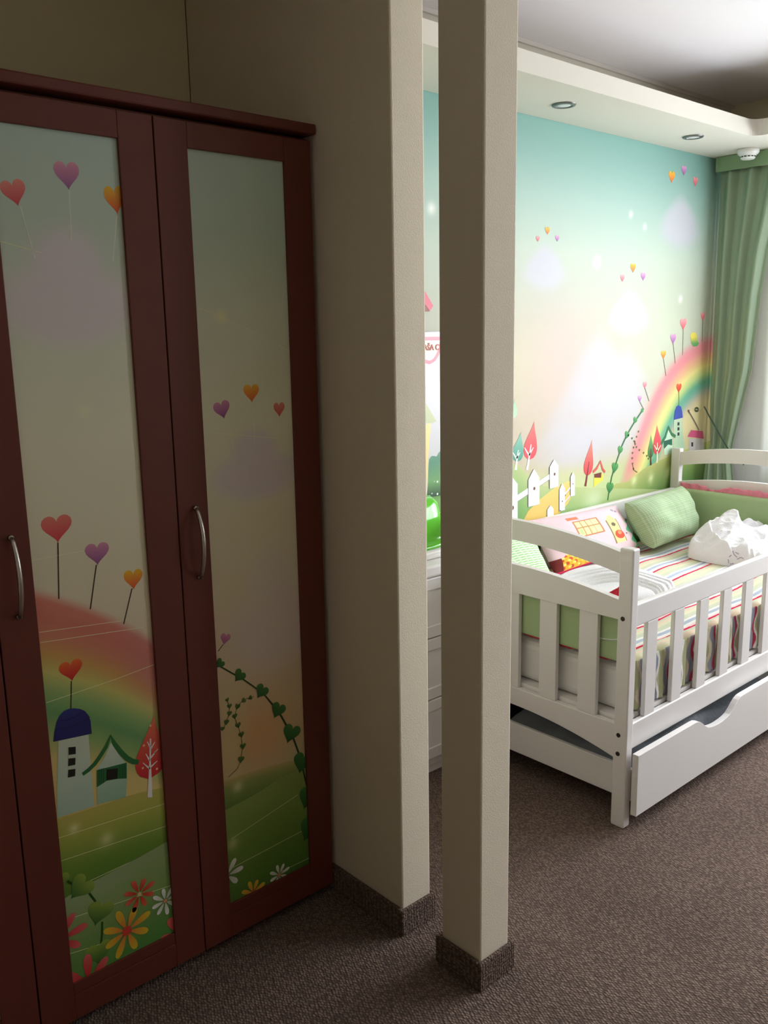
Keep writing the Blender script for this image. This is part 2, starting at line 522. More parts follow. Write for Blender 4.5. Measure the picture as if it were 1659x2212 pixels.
RB = dict(c=o_, R=R_, r=math.hypot(gi[0]-o_[0], gi[1]-o_[1]))

mu = Print(YW, XP1, 4.22, 0.0, CEIL, 0.009, mural_bg)
c5 = lambda x, y: (1100+x/2.968, 300+y/2.968)
def hills_mural(s):
    s.up()
    def g1(X, Z):
        top = h1(X); t = ((top-Z)/0.34).clip(0, 1)
        c = ramp(t, [(0, (186, 190, 116)), (0.35, (126, 160, 88)), (1, (66, 122, 70))])
        for q in (c6(1020, 950), c6(908, 990), c6(800, 1000)):
            p = wp(*q); c = mixc(c, (240, 246, 190), 0.8*np.exp(-((X-p[0])**2+(Z-p[1])**2)/0.022**2))
        return c
    h1 = s.curve([c6(560, 1085), c6(640, 1062), (1330, 1045), c6(760, 1010), c6(860, 930), c6(950, 880), c6(1080, 825), c6(1250, 760)])
    s.strip(h1, lambda x: x*0, g1, x0=2.95, rows=40)
    s.up()
    h2 = s.curve([c6(0, 890), c6(60, 905), c6(140, 990), c6(230, 1040), c6(420, 1045), c6(600, 1052), c6(1080, 1062)])
    def g2(X, Z):
        t = ((h2(X)-Z)/0.5).clip(0, 1); c = ramp(t, [(0, (184, 198, 138)), (0.3, (134, 176, 104)), (1, (66, 140, 70))])
        p = wp(*c6(540, 1130)); return mixc(c, (236, 244, 220), 0.5*np.exp(-(((X-p[0])/.07)**2+((Z-p[1])/.05)**2)))
    s.strip(h2, lambda x: x*0, g2, rows=40)
    s.up()
    s.ppoly([c6(90, 1260), c6(120, 1200), c6(200, 1120), c6(290, 1050), c6(380, 1005), c6(392, 1010), c6(400, 1100), c6(375, 1150), c6(310, 1225), c6(240, 1300), c6(60, 1310)],
            lambda X, Z: ramp(((Z-0.6)/0.3).clip(0, 1), [(0, (226, 190, 96)), (1, (234, 208, 128))]))
hills_mural(mu)
mu.up()
def mural_motifs(s):
    # balloon hearts
    for x, y, h, c in ((245, 590, 52, ORNG), (183, 642, 40, PINK), (307, 640, 42, LILAC), (1041, 246, 78, ORNG), (1119, 205, 66, LILAC), (1193, 275, 64, PINK),
                       (793, 830, 62, ORNG), (725, 895, 48, PINK), (858, 885, 56, LILAC)):
        s.heart(*c5(x, y), h/2.968, *c, wr=1.0)
    for x, y, h, c, ex, ey in ((1115, 1190, 80, PINK, 1110, 1386), (1050, 1285, 70, LILAC, 1064, 1440), (988, 1386, 58, ORNG, 1004, 1520), (1240, 1140, 60, PINK, 1236, 1300)):
        s.pline([c5(x, y+h*0.4), c5(ex, ey)], 0.004, (120, 110, 90)); s.heart(*c5(x, y), h/2.968, *c, wr=1.0)
    for x, y, h, c, ex, ey in ((869, 392, 46, PINK, 896, 495), (836, 480, 42, LILAC, 862, 548), (1087, 412, 62, REDO, 1087, 520)):
        s.pline([c6(x, y+h*0.4), c6(ex, ey)], 0.004, (110, 110, 90)); s.heart(*c6(x, y), h/2.968, *c, wr=1.0)
    # small bird on the rainbow
    s.ppoly([c5(1158, 1262), c5(1172, 1242), c5(1192, 1240), c5(1202, 1262), c5(1204, 1290), c5(1216, 1310), c5(1205, 1328), c5(1180, 1332), c5(1166, 1310), c5(1164, 1278)],
            lambda X, Z: ramp(((Z-wp(*c5(1190, 1332))[1])/0.07).clip(0, 1), [(0, (96, 160, 96)), (0.35, (110, 170, 100)), (0.5, (236, 216, 90)), (1, (240, 220, 100))]))
    # leaf trees
    def tree(tp, bt, w, c1, c2, trunk, tc, tw=0.012, br=True):
        s.leaf(c6(*tp), c6(*bt), w, c1, c2); s.up()
        s.pline([c6(*trunk), c6((trunk[0]+bt[0])/2, (trunk[1]+bt[1])/2), c6(bt[0]*0.6+tp[0]*0.4, bt[1]*0.6+tp[1]*0.4)], [tw*1.2, tw, tw*0.4], tc)
        if br:
            m0 = (bt[0], bt[1]-(bt[1]-tp[1])*0.12); L = (bt[1]-tp[1])
            for sx in (-1, 1):
                s.pline([c6(*m0), c6(m0[0]+sx*w*L*0.22, m0[1]-L*0.2)], [tw*0.7, tw*0.3], tc)
        s.layer -= 1
    tree((160, 620), (125, 872), 0.52, (238, 120, 110), (226, 70, 84), (112, 935), (250, 245, 240))
    tree((75, 690), (45, 885), 0.55, (150, 200, 180), (76, 150, 130), (40, 935), (245, 248, 240))
    tree((530, 742), (498, 975), 0.42, (240, 140, 120), (206, 62, 70), (487, 1040), (130, 50, 50), br=False)
    tree((946, 645), (950, 838), 0.5, (232, 100, 100), (212, 62, 76), (945, 890), (235, 235, 200))
    tree((909, 705), (905, 862), 0.42, (130, 180, 110), (60, 110, 70), (907, 905), (96, 66, 40), br=False)
    tree((35, 480), (30, 600), 0.5, (170, 215, 170), (190, 225, 190), (30, 600), (190, 225, 190), br=False)
    # little red-roofed hut
    s.ppoly([c6(545, 960), c6(605, 960), c6(600, 1000), c6(540, 1046)], (246, 214, 80))
    s.up(); s.ppoly([c6(545, 962), c6(590, 950), c6(588, 985), c6(545, 985)], (110, 50, 44)); 
    s.pline([c6(535, 950), c6(560, 925), c6(583, 880), c6(598, 930), c6(613, 950)], 0.012, (206, 90, 80)); s.layer -= 1
    # blue dome tower
    s.ppoly([c6(1055, 612), c6(1108, 600), c6(1112, 700), c6(1124, 800), c6(1050, 810)], lambda X, Z: ramp(((Z-0.95)/0.2).clip(0, 1), [(0, (176, 206, 170)), (1, (224, 226, 200))]))
    s.up(); s.ppoly([c6(1054, 615), c6(1060, 560), c6(1070, 530), c6(1085, 520), c6(1100, 530), c6(1108, 560), c6(1112, 600)], lambda X, Z: ramp(((Z-1.1)/0.1).clip(0, 1), [(0, (64, 84, 170)), (1, (110, 128, 205))]))
    for y in (640, 672, 705): s.ppoly([c6(1077, y-9), c6(1090, y-11), c6(1090, y+9), c6(1077, y+11)], (60, 60, 60))
    # green roofed house
    s.layer -= 1
    s.ppoly([c6(990, 740), c6(1020, 680), c6(1045, 730), c6(1045, 830), c6(992, 840)], (196, 222, 196)); s.up()
    s.ppoly([c6(990, 750), c6(1043, 735), c6(1043, 778), c6(1018, 772), c6(992, 800)], (40, 100, 76))
    s.pline([c6(972, 770), c6(1000, 722), c6(1020, 660), c6(1040, 705), c6(1065, 722)], 0.016, (60, 120, 80))
    # pink house
    s.ppoly([c6(1142, 722), c6(1165, 680), c6(1240, 686), c6(1246, 735)], (216, 92, 130)); s.layer -= 1
    s.ppoly([c6(1155, 735), c6(1245, 738), c6(1248, 840), c6(1150, 830)], (206, 200, 196)); s.up()
    s.ppoly([c6(1166, 758), c6(1178, 758), c6(1178, 785), c6(1166, 785)], (60, 50, 50)); 
    s.pline([c6(1150, 560), c6(1185, 620), c6(1215, 680)], 0.008, (130, 110, 100))
    for k in range(3): s.pline([c6(1200+14*cos(t/10*2*pi)*(1-k*.25), 548+14*sin(t/10*2*pi)*(1-k*.25)) for t in range(11)], 0.005, (130, 130, 100))
    s.heart(*c6(1148, 560), 8, (140, 110, 90), (120, 80, 80)); s.layer -= 1
    # heart-leaf vine
    s.pline([c6(*p) for p in ((858, 545), (830, 588), (800, 632), (770, 682), (745, 730), (722, 780), (708, 822), (690, 872), (674, 922), (656, 980), (645, 1040), (636, 1090), (630, 1130))], 0.009, (52, 110, 62)); s.up()
    for x, y, h, tl in ((850, 558, 30, -.6), (805, 620, 46, -.5), (752, 715, 52, -.45), (709, 812, 58, -.35), (675, 925, 72, -.25), (643, 1055, 78, -.2)):
        s.heart(*c6(x, y), h/2.968, (96, 168, 90), (34, 104, 62), tilt=tl, wr=1.0)
    for k in range(9):
        t = k/8; s.heart(*c6(762+125*t+10*sin(t*9), 715+150*t), 16/2.968, (90, 120, 60), (90, 90, 50))
    for k in range(8):
        t = k/7; s.heart(*c6(828-40*sin(t*2.2), 690+240*t), 16/2.968, (120, 110, 60), (80, 90, 50))
    s.pline([c6(790, 900), c6(797, 935), c6(820, 950)], 0.004, (120, 130, 70))
    # picket fence
    W = (246, 246, 250); SH = (120, 120, 120)
    def picket(cx, w, y0, y1, ap):
        P = [c6(cx-w/2, y1), c6(cx-w/2, y0+ap), c6(cx, y0), c6(cx+w/2, y0+ap*0.8), c6(cx+w/2, y1-w*0.25)]
        s.ppoly([(a-1.2, b+0.6) for a, b in P], SH); s.up(); s.ppoly(P, W); s.layer -= 1
    def rail(a, b, w):
        P = [c6(a[0], a[1]-w/2), c6(b[0], b[1]-w/2), c6(b[0], b[1]+w/2), c6(a[0], a[1]+w/2)]
        s.ppoly([(x, y+1.0) for x, y in P], SH); s.up(); s.ppoly(P, W); s.layer -= 1
    s.up()
    rail((0, 1150), (135, 1060), 40); rail((180, 1030), (275, 965), 34); rail((330, 1120), (405, 1030), 14); rail((330, 1170), (405, 1080), 10)
    s.up(2)
    picket(20, 62, 985, 1270, 50); picket(156, 70, 928, 1172, 70); picket(285, 54, 868, 1055, 48); picket(405, 26, 950, 1105, 30); picket(337, 34, 1020, 1200, 40); picket(262, 40, 1160, 1240, 30)
    s.up(2)
    for x, y, r in ((18, 1178, 14), (158, 1054, 11), (288, 962, 10), (405, 1024, 5), (338, 1136, 5), (325, 1196, 5), (358, 1098, 4)):
        c = wp(*c6(x, y)); rr = s.size(*c6(x, y), 2*r/2.968)/2
        s.poly([(c[0]+rr*cos(t/12*2*pi), c[1]+rr*sin(t/12*2*pi)) for t in range(12)], (110, 80, 70))
    # picture of a small gabled roof to the left, above the poster
    s.ppoly([(905, 610), (921, 636), (935, 661), (928, 672), (918, 660), (900, 640)], (232, 130, 145))
    s.ppoly([(905, 655), (919, 660), (927, 673), (905, 673)], (160, 110, 100))
mural_motifs(mu)
wall_vf = box_vf(XP0, 4.32, YW+0.001, YW+0.11, 0.0, 2.6)
o = mu.build('wall_mural', M_mural, extra=wall_vf, m2=M_wall); struct(o)

# --- other walls -------------------------------------------------------------
struct(obj('wall_niche', bx(-1.0, XP0, YW, YW+0.11, 0, 2.6), M_wall))
struct(obj('wall_partition', bx(XP0, XP1, 1.425, YW-0.0005, 0, CEIL+0.05), M_post, bevel=0.004))
struct(obj('wall_corridor_side', bx(-1.12, -1.0, -1.8, 2.32, 0, 2.6), M_hall))
struct(obj('wall_behind', bx(-1.0, 4.32, -1.92, -1.8, 0, 2.6), M_hall))
bm = bmesh.new()
WY0, WY1, WZ0, WZ1 = -1.0, 1.78, 0.82, 2.12
for a in ((WY1, YW, 0, 2.6), (-1.8, WY0, 0, 2.6), (WY0, WY1, 0, WZ0), (WY0, WY1, WZ1, 2.6)): add_box(bm, 4.22, 4.32, a[0], a[1], a[2], a[3])
struct(obj('wall_window_side', bm, M_wall))

# ceilings
struct(obj('ceiling', bx(XP1, 4.32, -1.8, YW+0.1, CEIL, CEIL+0.1), M_ceil))
struct(obj('ceiling_corridor', bx(-1.0, XP1-.0005, -1.8, YW+0.1, CEIL, CEIL+.1), M_ceil_c))
# lowered soffit along the mural wall and the window wall, rounded inner corner
cx0, yb, r = 3.765, 1.870, 0.05
pts = [(XP1+0.001, YW-0.002), (XP1+0.001, yb)]
for k in range(7):
    a = k/6*pi/2; pts.append((cx0-r+r*sin(a), yb-r+r*cos(a)))
pts += [(cx0, -1.79), (4.219, -1.79), (4.219, YW-0.002)]
struct(obj('trim_soffit', prism(pts, 'z', SOFF, SHELF), M_soffit))
struct(obj('trim_ceiling_edge', bx(XP1+.001, 4.2195, YW-.012, YW-.0015, CEIL-.016, CEIL-.0006), mat('ceiling_profile', (205, 198, 190), 0.5, 0.4)))

# column
root = thing('column', 'square stone-coloured papered column standing free on the carpet between corridor and bedroom', 'column', (1.36, 1.23, 0))
root['kind'] = 'structure'
part('shaft', bx(XP0, XP1, 1.17, 1.29, 0.0, CEIL-.0005), M_post, root, bevel=0.004)
root.name = 'trim_column'
for k in ('label', 'category'):
    del root[k]
BBH = 0.07
bm = bmesh.new()
g = 0.011
add_box(bm, XP0-g, XP1+g, 1.17-g, 1.17-0.0008, 0.0005, BBH); add_box(bm, XP0-g, XP1+g, 1.2908, 1.29+g, 0.0005, BBH)
add_box(bm, XP0-g, XP0-0.0008, 1.17-0.0008, 1.2908, 0.0005, BBH); add_box(bm, XP1+0.0008, XP1+g, 1.17-0.0008, 1.2908, 0.0005, BBH)
struct(obj('baseboard_column', bm, M_carpet, bevel=0.003))
bm = bmesh.new()
add_box(bm, XP0-g, XP1+g, 1.425-g, 1.425-0.0008, 0.0005, BBH)
add_box(bm, XP0-g, XP0-0.0008, 1.425-0.0008, YW-0.001, 0.0005, BBH); add_box(bm, XP1+0.0008, XP1+g, 1.425-0.0008, YW-0.001, 0.0005, BBH)
struct(obj('baseboard_partition', bm, M_carpet, bevel=0.003))
struct(obj('baseboard_mural', bx(XP1+g+.001, 4.219, YW-g, YW-0.002, 0.0005, BBH), M_carpet))

# ------------------------------------------------------------------ window
wroot = bpy.data.objects.new('window_1', None); COL.objects.link(wroot); wroot['kind'] = 'structure'
bm = bmesh.new()
fx0, fx1 = 4.24, 4.30
for a in ((WY0, WY0+.06, WZ0, WZ1), (WY1-.06, WY1, WZ0, WZ1), (WY0, WY1, WZ0, WZ0+.06), (WY0, WY1, WZ1-.06, WZ1), (0.33, 0.39, WZ0, WZ1)):
    add_box(bm, fx0, fx1, a[0]+.0005, a[1]-.0005, a[2]+.0005, a[3]-.0005)
part('window_frame', bm, M_frame, wroot)
part('window_pane', bx(4.268, 4.272, WY0+.05, WY1-.05, WZ0+.05, WZ1-.05), M_glass, wroot)
part('window_sill', bx(4.16, 4.24, WY0-.03, WY1+.03, WZ0-.03, WZ0-.002), M_frame, wroot, bevel=.004)

# ================================================================== WARDROBE
WF = 1.68      # front plane of the doors
wr = thing('wardrobe', 'tall cherry-red wooden wardrobe in the niche with storybook pictures in its doors', 'wardrobe', (0.72, 1.95, 0))
bm = bmesh.new()
add_box(bm, 0.126, 0.146, 1.70, 2.19, 0.0, 1.888); add_box(bm, 1.281, 1.301, 1.70, 2.19, 0.0, 1.888)
add_box(bm, 0.147, 1.280, 2.17, 2.19, 0.03, 1.888); add_box(bm, 0.147, 1.280, 1.72, 2.17, 0.03, 0.05); add_box(bm, 0.147, 1.280, 1.70, 2.17, 1.868, 1.888); add_box(bm, 0.126, 1.301, 1.72, 2.19, 1.8882, 1.8922)
add_box(bm, 0.50, 0.52, 1.705, 2.169, 0.051, 1.867)
part('carcass', bm, M_wood, wr, bevel=0.001)
bm = bx(0.110, 1.3085, 1.668, 2.195, 1.8925, 1.915)
part('cornice', bm, M_wood, wr, bevel=0.004)

def pane_hearts(s, L):
    for x, y, h, c, tl, wr_, stem, sc_, sw in L:
        if stem:
            s.pline([stem[0], stem[1]], sw, sc_)
        s.heart(x, y, h, *c, tilt=tl, wr=wr_)

def door_frame(x0, x1, px0, px1):
    """stile-and-rail frame with an opening"""
    bm = bmesh.new()
    z0, z1, pz0, pz1 = 0.022, 1.880, 0.108, 1.829
    y0, y1 = WF, WF+0.019
    add_box(bm, x0, px0, y0, y1, z0, z1); add_box(bm, px1, x1, y0, y1, z0, z1)
    add_box(bm, px0+.0002, px1-.0002, y0+.0003, y1, pz1, z1); add_box(bm, px0+.0002, px1-.0002, y0+.0003, y1, z0, pz0-.028)
    add_box(bm, px0+.0002, px1-.0002, y0+.0012, y1, pz0-.0275, pz0)
    return bm
def handle(root, x, z, L=0.165):
    bm = bmesh.new()
    pts = []; rad = []
    for k in range(17):
        t = k/16*2-1
        pts.append((x, WF-0.006-0.024*(1-t*t)**0.8, z+t*L/2)); rad.append(0.0042+0.0008*(1-t*t))
    add_tube(bm, pts, rad, 10)
    for sg in (-1, 1): add_tube(bm, [(x, WF+0.001, z+sg*L/2), (x, WF-0.008, z+sg*L/2)], 0.005, 10)
    return obj('handle', bm, M_steel, smooth=True)

PX = {1: (0.204, 0.445), 2: (0.594, 0.8345), 3: (0.9845, 1.2255)}
DX = {1: (0.131, 0.5185), 2: (0.5215, 0.9085), 3: (0.9115, 1.2985)}
PY = WF+0.007

def sparkle(c, X, Z, x, y, r, a=0.8):
    p = at(x, y, 1, PY); return mixc(c, (250, 244, 190), a*np.exp(-((X-p[0])**2+(Z-p[2])**2)/r**2))

def pane_bg(X, Z, which):
    c = ramp(Z, [(0.1, (190, 200, 140)), (0.7, (228, 206, 176)), (0.95, (232, 222, 192)), (1.25, (234, 232, 204)), (1.5, (220, 226, 204)), (1.68, (196, 214, 198)), (1.83, (190, 210, 200))])
    def cl(c, px, py, rx, rz, a=0.85, col=(226, 214, 222)):
        p = at(px, py, 1, PY)
        d = np.minimum(np.hypot((X-p[0])/rx, (Z-p[2]+0.2*rz)/(rz*0.75)), np.hypot((X-p[0])/(rx*0.55), (Z-p[2]-0.35*rz)/(rz*0.75)))
        return mixc(c, col, a*(1-sstep(0.55, 1.2, d)))
    if which == 2:
        c = cl(c, 150, 630, 0.15, 0.115)
        oc = RA; d = oc(X)-Z
        dd = d
        w = sstep(-0.012, 0.02, dd)
        col = ramp(dd, [(0, (226, 138, 120)), (0.05, (216, 128, 112)), (0.085, (218, 140, 112)), (0.125, (216, 168, 96)), (0.165, (214, 208, 120)), (0.21, (150, 186, 116)), (0.25, (112, 164, 104)), (0.29, (150, 182, 112)), (0.35, (226, 204, 130)), (0.6, (232, 200, 120))])
        pk = sstep(0.72, 0.86, X)*(1-sstep(0.10, 0.2, dd))
        col = mixc(col, (206, 134, 130), 0.7*pk)
        c = c*(1-w[..., None])+col*w[..., None]
        c = sparkle(c, X, Z, 185, 890, .015, .35)
    if which == 3:
        c = cl(c, 553, 1010, 0.13, 0.085)
        c = cl(c, 590, 1330, 0.14, 0.16, 0.5)
        p = at(555, 1590, 1, PY)
        c = mixc(c, (236, 176, 120), 0.85*np.exp(-(((X-p[0])/0.13)**2+((Z-p[2])/0.10)**2)))
        p = at(505, 1600, 1, PY)
        c = mixc(c, (220, 208, 150), 0.6*np.exp(-(((X-p[0])/0.04)**2+((Z-p[2])/0.16)**2)))
        c = sparkle(c, X, Z, 478, 684, .014, .7)
    return c

d3 = lambda x, y: (x/2.304, 1400+y/2.304)
d2 = lambda x, y: (x/2.304, 900+y/2.304)

def thin_lines(s, L):
    s.up()
    for a, b in L: s.pline([a, b], 0.0011, (244, 240, 200))
    s.layer -= 1

def make_door2():
    global RA
    _t = Print.__new__(Print); _t.Y = PY
    RA = Print.curve(_t, [(78, 1277), (152, 1299), (205, 1318), (260, 1343), (300, 1364), (334, 1386)])
    s = Print(PY, *PX[2], 0.108, 1.829, 0.004, lambda X, Z: pane_bg(X, Z, 2))
    thin_lines(s, [((0, 521), (90, 546)), ((85, 1366), (262, 1341)), ((88, 1388), (310, 1355)), ((100, 1518), (250, 1467)), ((250, 1467), (342, 1432)), ((60, 1212), (180, 1190))])
    s.up()
    ws = (236, 240, 220)
    pane_hearts(s, [(31, 417, 58, ((240, 150, 138), (214, 74, 84)), 0.22, 1.0, ((44, 446), (76, 560)), ws, .0016),
                    (145, 380, 62, ((232, 158, 182), (150, 92, 150)), 0.04, .96, ((149, 410), (154, 520)), ws, .0016),
                    (249, 433, 62, ((246, 196, 40), (226, 80, 40)), 0.1, .82, ((252, 466), (244, 565)), ws, .0016),
                    (123, 1143, 60, ((236, 136, 118), (220, 62, 74)), 0.0, 1.12, ((125, 1172), (127, 1294)), DKST, .0028),
                    (210, 1197, 49, ((222, 150, 180), (140, 84, 140)), -.04, 1.1, ((208, 1220), (195, 1316)), DKST, .0028),
                    (288, 1252, 44, ((246, 196, 50), (230, 84, 44)), -.04, .98, ((285, 1271), (267, 1348)), DKST, .0028),
                    (153.5, 1449, 46, ((244, 120, 60), (206, 34, 40)), .02, 1.1, ((154, 1471), (153, 1532)), DKST, .0026)])
    # back hill
    s.up()
    hA = s.curve([d3(285, 848), d3(400, 815), d3(520, 775), d3(640, 735), d3(740, 708), d3(830, 690)])
    def gA(X, Z):
        t = ((hA(X)-Z)/0.30).clip(0, 1)
        c = ramp(t, [(0, (196, 186, 96)), (0.18, (170, 178, 80)), (0.42, (112, 148, 56)), (0.8, (76, 118, 44)), (1, (60, 104, 40))])
        c = sparkle(c, X, Z, *d3(368, 897), .012, .7); return sparkle(c, X, Z, *d3(530, 950), .016, .6)
    s.strip(hA, lambda x: x*0, gA, step=.004, rows=60)
    thin_lines(s, [(d3(290, 945), d3(830, 770)), (d3(300, 1060), d3(840, 880)), (d3(420, 1170), d3(700, 1040))])
    # tower
    s.ppoly([d3(290, 462), d3(440, 430), d3(450, 560), d3(460, 680), d3(470, 785), d3(284, 846), d3(284, 700)],
            lambda X, Z: ramp(((Z-hA(X))/0.22).clip(0, 1), [(0, (176, 204, 184)), (0.5, (206, 220, 200)), (1, (208, 214, 190))])); s.up()
    D = [(265, 466), (270, 420), (280, 370), (295, 338), (318, 312), (345, 301), (372, 299), (400, 303), (422, 313), (440, 334), (450, 362), (456, 425)]
    s.ppoly([d3(*p) for p in D], lambda X, Z: ramp(((Z-.685)/.09).clip(0, 1), [(0, (40, 44, 110)), (0.5, (60, 66, 140)), (1, (96, 100, 166))]))
    s.up()
    s.pline([d3(285, 362), d3(330, 358), d3(380, 340), d3(412, 312)], .0012, (30, 30, 80)); s.pline([d3(275, 405), d3(340, 398), d3(410, 368), d3(448, 340)], .0012, (30, 30, 80))
    for q in (((340, 493), (376, 490), (376, 526), (341, 531)), ((340, 549), (375, 545), (374, 580), (338, 587)), ((339, 605), (375, 600), (373, 636), (337, 644))): s.ppoly([d3(*p) for p in q], (34, 34, 26))
    s.layer -= 2
    # green roofed cottage
    s.ppoly([d3(482, 600), d3(520, 545), d3(552, 470), d3(590, 530), d3(634, 580), d3(632, 660), d3(626, 742), d3(484, 778)],
            lambda X, Z: ramp(((Z-hA(X))/0.15).clip(0, 1), [(0, (150, 190, 160)), (1, (222, 230, 212))])); s.up()
    s.ppoly([d3(481, 607), d3(630, 569), d3(630, 648), d3(585, 650), d3(530, 660), d3(481, 693)], (44, 112, 62)); s.up()
    s.ppoly([d3(530, 603), d3(586, 597), d3(584, 648), d3(528, 656)], (26, 26, 20))
    for x in (492, 503, 514, 596, 608, 620): s.pline([d3(x, 600-(x-492)*.18), d3(x, 672 if x < 550 else 646)], .0012, (26, 76, 44))
    s.pline([d3(*p) for p in ((410, 628), (440, 606), (472, 575), (500, 535), (528, 490), (550, 436), (570, 476), (600, 515), (632, 548), (662, 564), (690, 567))],
            [.008, .009, .009, .009, .008, .006, .009, .010, .011, .011, .011], (44, 116, 60)); s.layer -= 1
    # red tree
    s.leaf(d3(766, 330), d3(742, 652), .48, (240, 130, 90), (200, 40, 50)); s.up()
    s.ppoly([d3(733, 742), d3(757, 742), d3(754, 650), d3(750, 560), d3(752, 450), d3(744, 450), d3(742, 560), d3(738, 650)], (242, 238, 232))
    for a, b in (((745, 600), (710, 570)), ((745, 560), (725, 525)), ((750, 545), (785, 500)), ((750, 590), (782, 560)), ((750, 500), (770, 465)), ((745, 490), (732, 465))): s.pline([d3(*a), d3(*b)], [.004, .0015], (242, 238, 232))
    for x, y in ((748, 385), (715, 484), (770, 518), (710, 596), (780, 600)):
        c = s.w(*d3(x, y)); s.poly([(c[0]+.0028*cos(t/8*2*pi), c[1]+.0028*sin(t/8*2*pi)) for t in range(8)], (246, 200, 150))
    s.layer -= 2
    # front hill
    s.up(3)
    hB = s.curve([d3(320, 1245), d3(440, 1172), d3(560, 1110), d3(700, 1035), d3(842, 955)])
    def gB(X, Z):
        t = ((hB(X)-Z)/0.34).clip(0, 1)
        c = ramp(t, [(0, (148, 168, 116)), (0.25, (136, 164, 96)), (0.6, (92, 146, 70)), (1, (52, 128, 66))])
        return mixc(c, (176, 196, 160), 0.55*np.exp(-(((X-0.62)/0.10)**2+((Z-0.36)/0.09)**2)))
    s.strip(hB, lambda x: x*0, gB, step=.004, rows=60)
    thin_lines(s, [(d3(330, 1350), d3(850, 1180)), (d3(345, 1520), d3(600, 1440)), (d3(380, 1655), d3(860, 1440))])
    s.up()
    # vine with heart leaves
    vg = (40, 84, 30)
    s.pline([d3(305, 1140), d3(345, 1165), d3(392, 1188), d3(440, 1215), d3(470, 1255), d3(492, 1308)], .005, vg)
    s.pline([d3(507, 1360), d3(506, 1420), d3(500, 1490)], .0045, vg)
    s.up()
    LG = ((156, 176, 74), (46, 100, 46))
    s.heart(*d3(395, 1195), 50, *LG, tilt=-.95, wr=1.15); s.heart(*d3(492, 1320), 50, *LG, tilt=-.45, wr=1.15); s.heart(*d3(490, 1520), 50, *LG, tilt=-.05, wr=1.15)
    s.heart(*d3(290, 1165), 40, *LG, tilt=-.3)
    s.up()
    # flowers
    s.flower(*d3(692, 1222), 35, 8, (196, 50, 36), (226, 110, 84), (220, 200, 130), rot=.35, ratio=.36, cr=.12)
    s.flower(*d3(820, 1256), 30, 8, (200, 206, 190), (246, 246, 240), (226, 150, 110), rot=.1, ratio=.36, cr=.14)
    s.flower(*d3(630, 1405), 52, 8, (226, 130, 60), (226, 196, 50), (214, 70, 56), rot=.32, ratio=.36, cr=.2)
    s.flower(*d3(290, 1455), 58, 8, (200, 50, 60), (228, 106, 104), (214, 70, 56), rot=.12, ratio=.34, cr=.15)
    s.flower(*d3(440, 1670), 62, 8, (196, 40, 44), (226, 110, 104), (220, 190, 130), rot=.75, ratio=.36, cr=.12)
    s.flower(*d3(905, 1425), 52, 8, (204, 60, 60), (226, 110, 100), (226, 190, 120), rot=.5, ratio=.42, cr=.15)
    return s

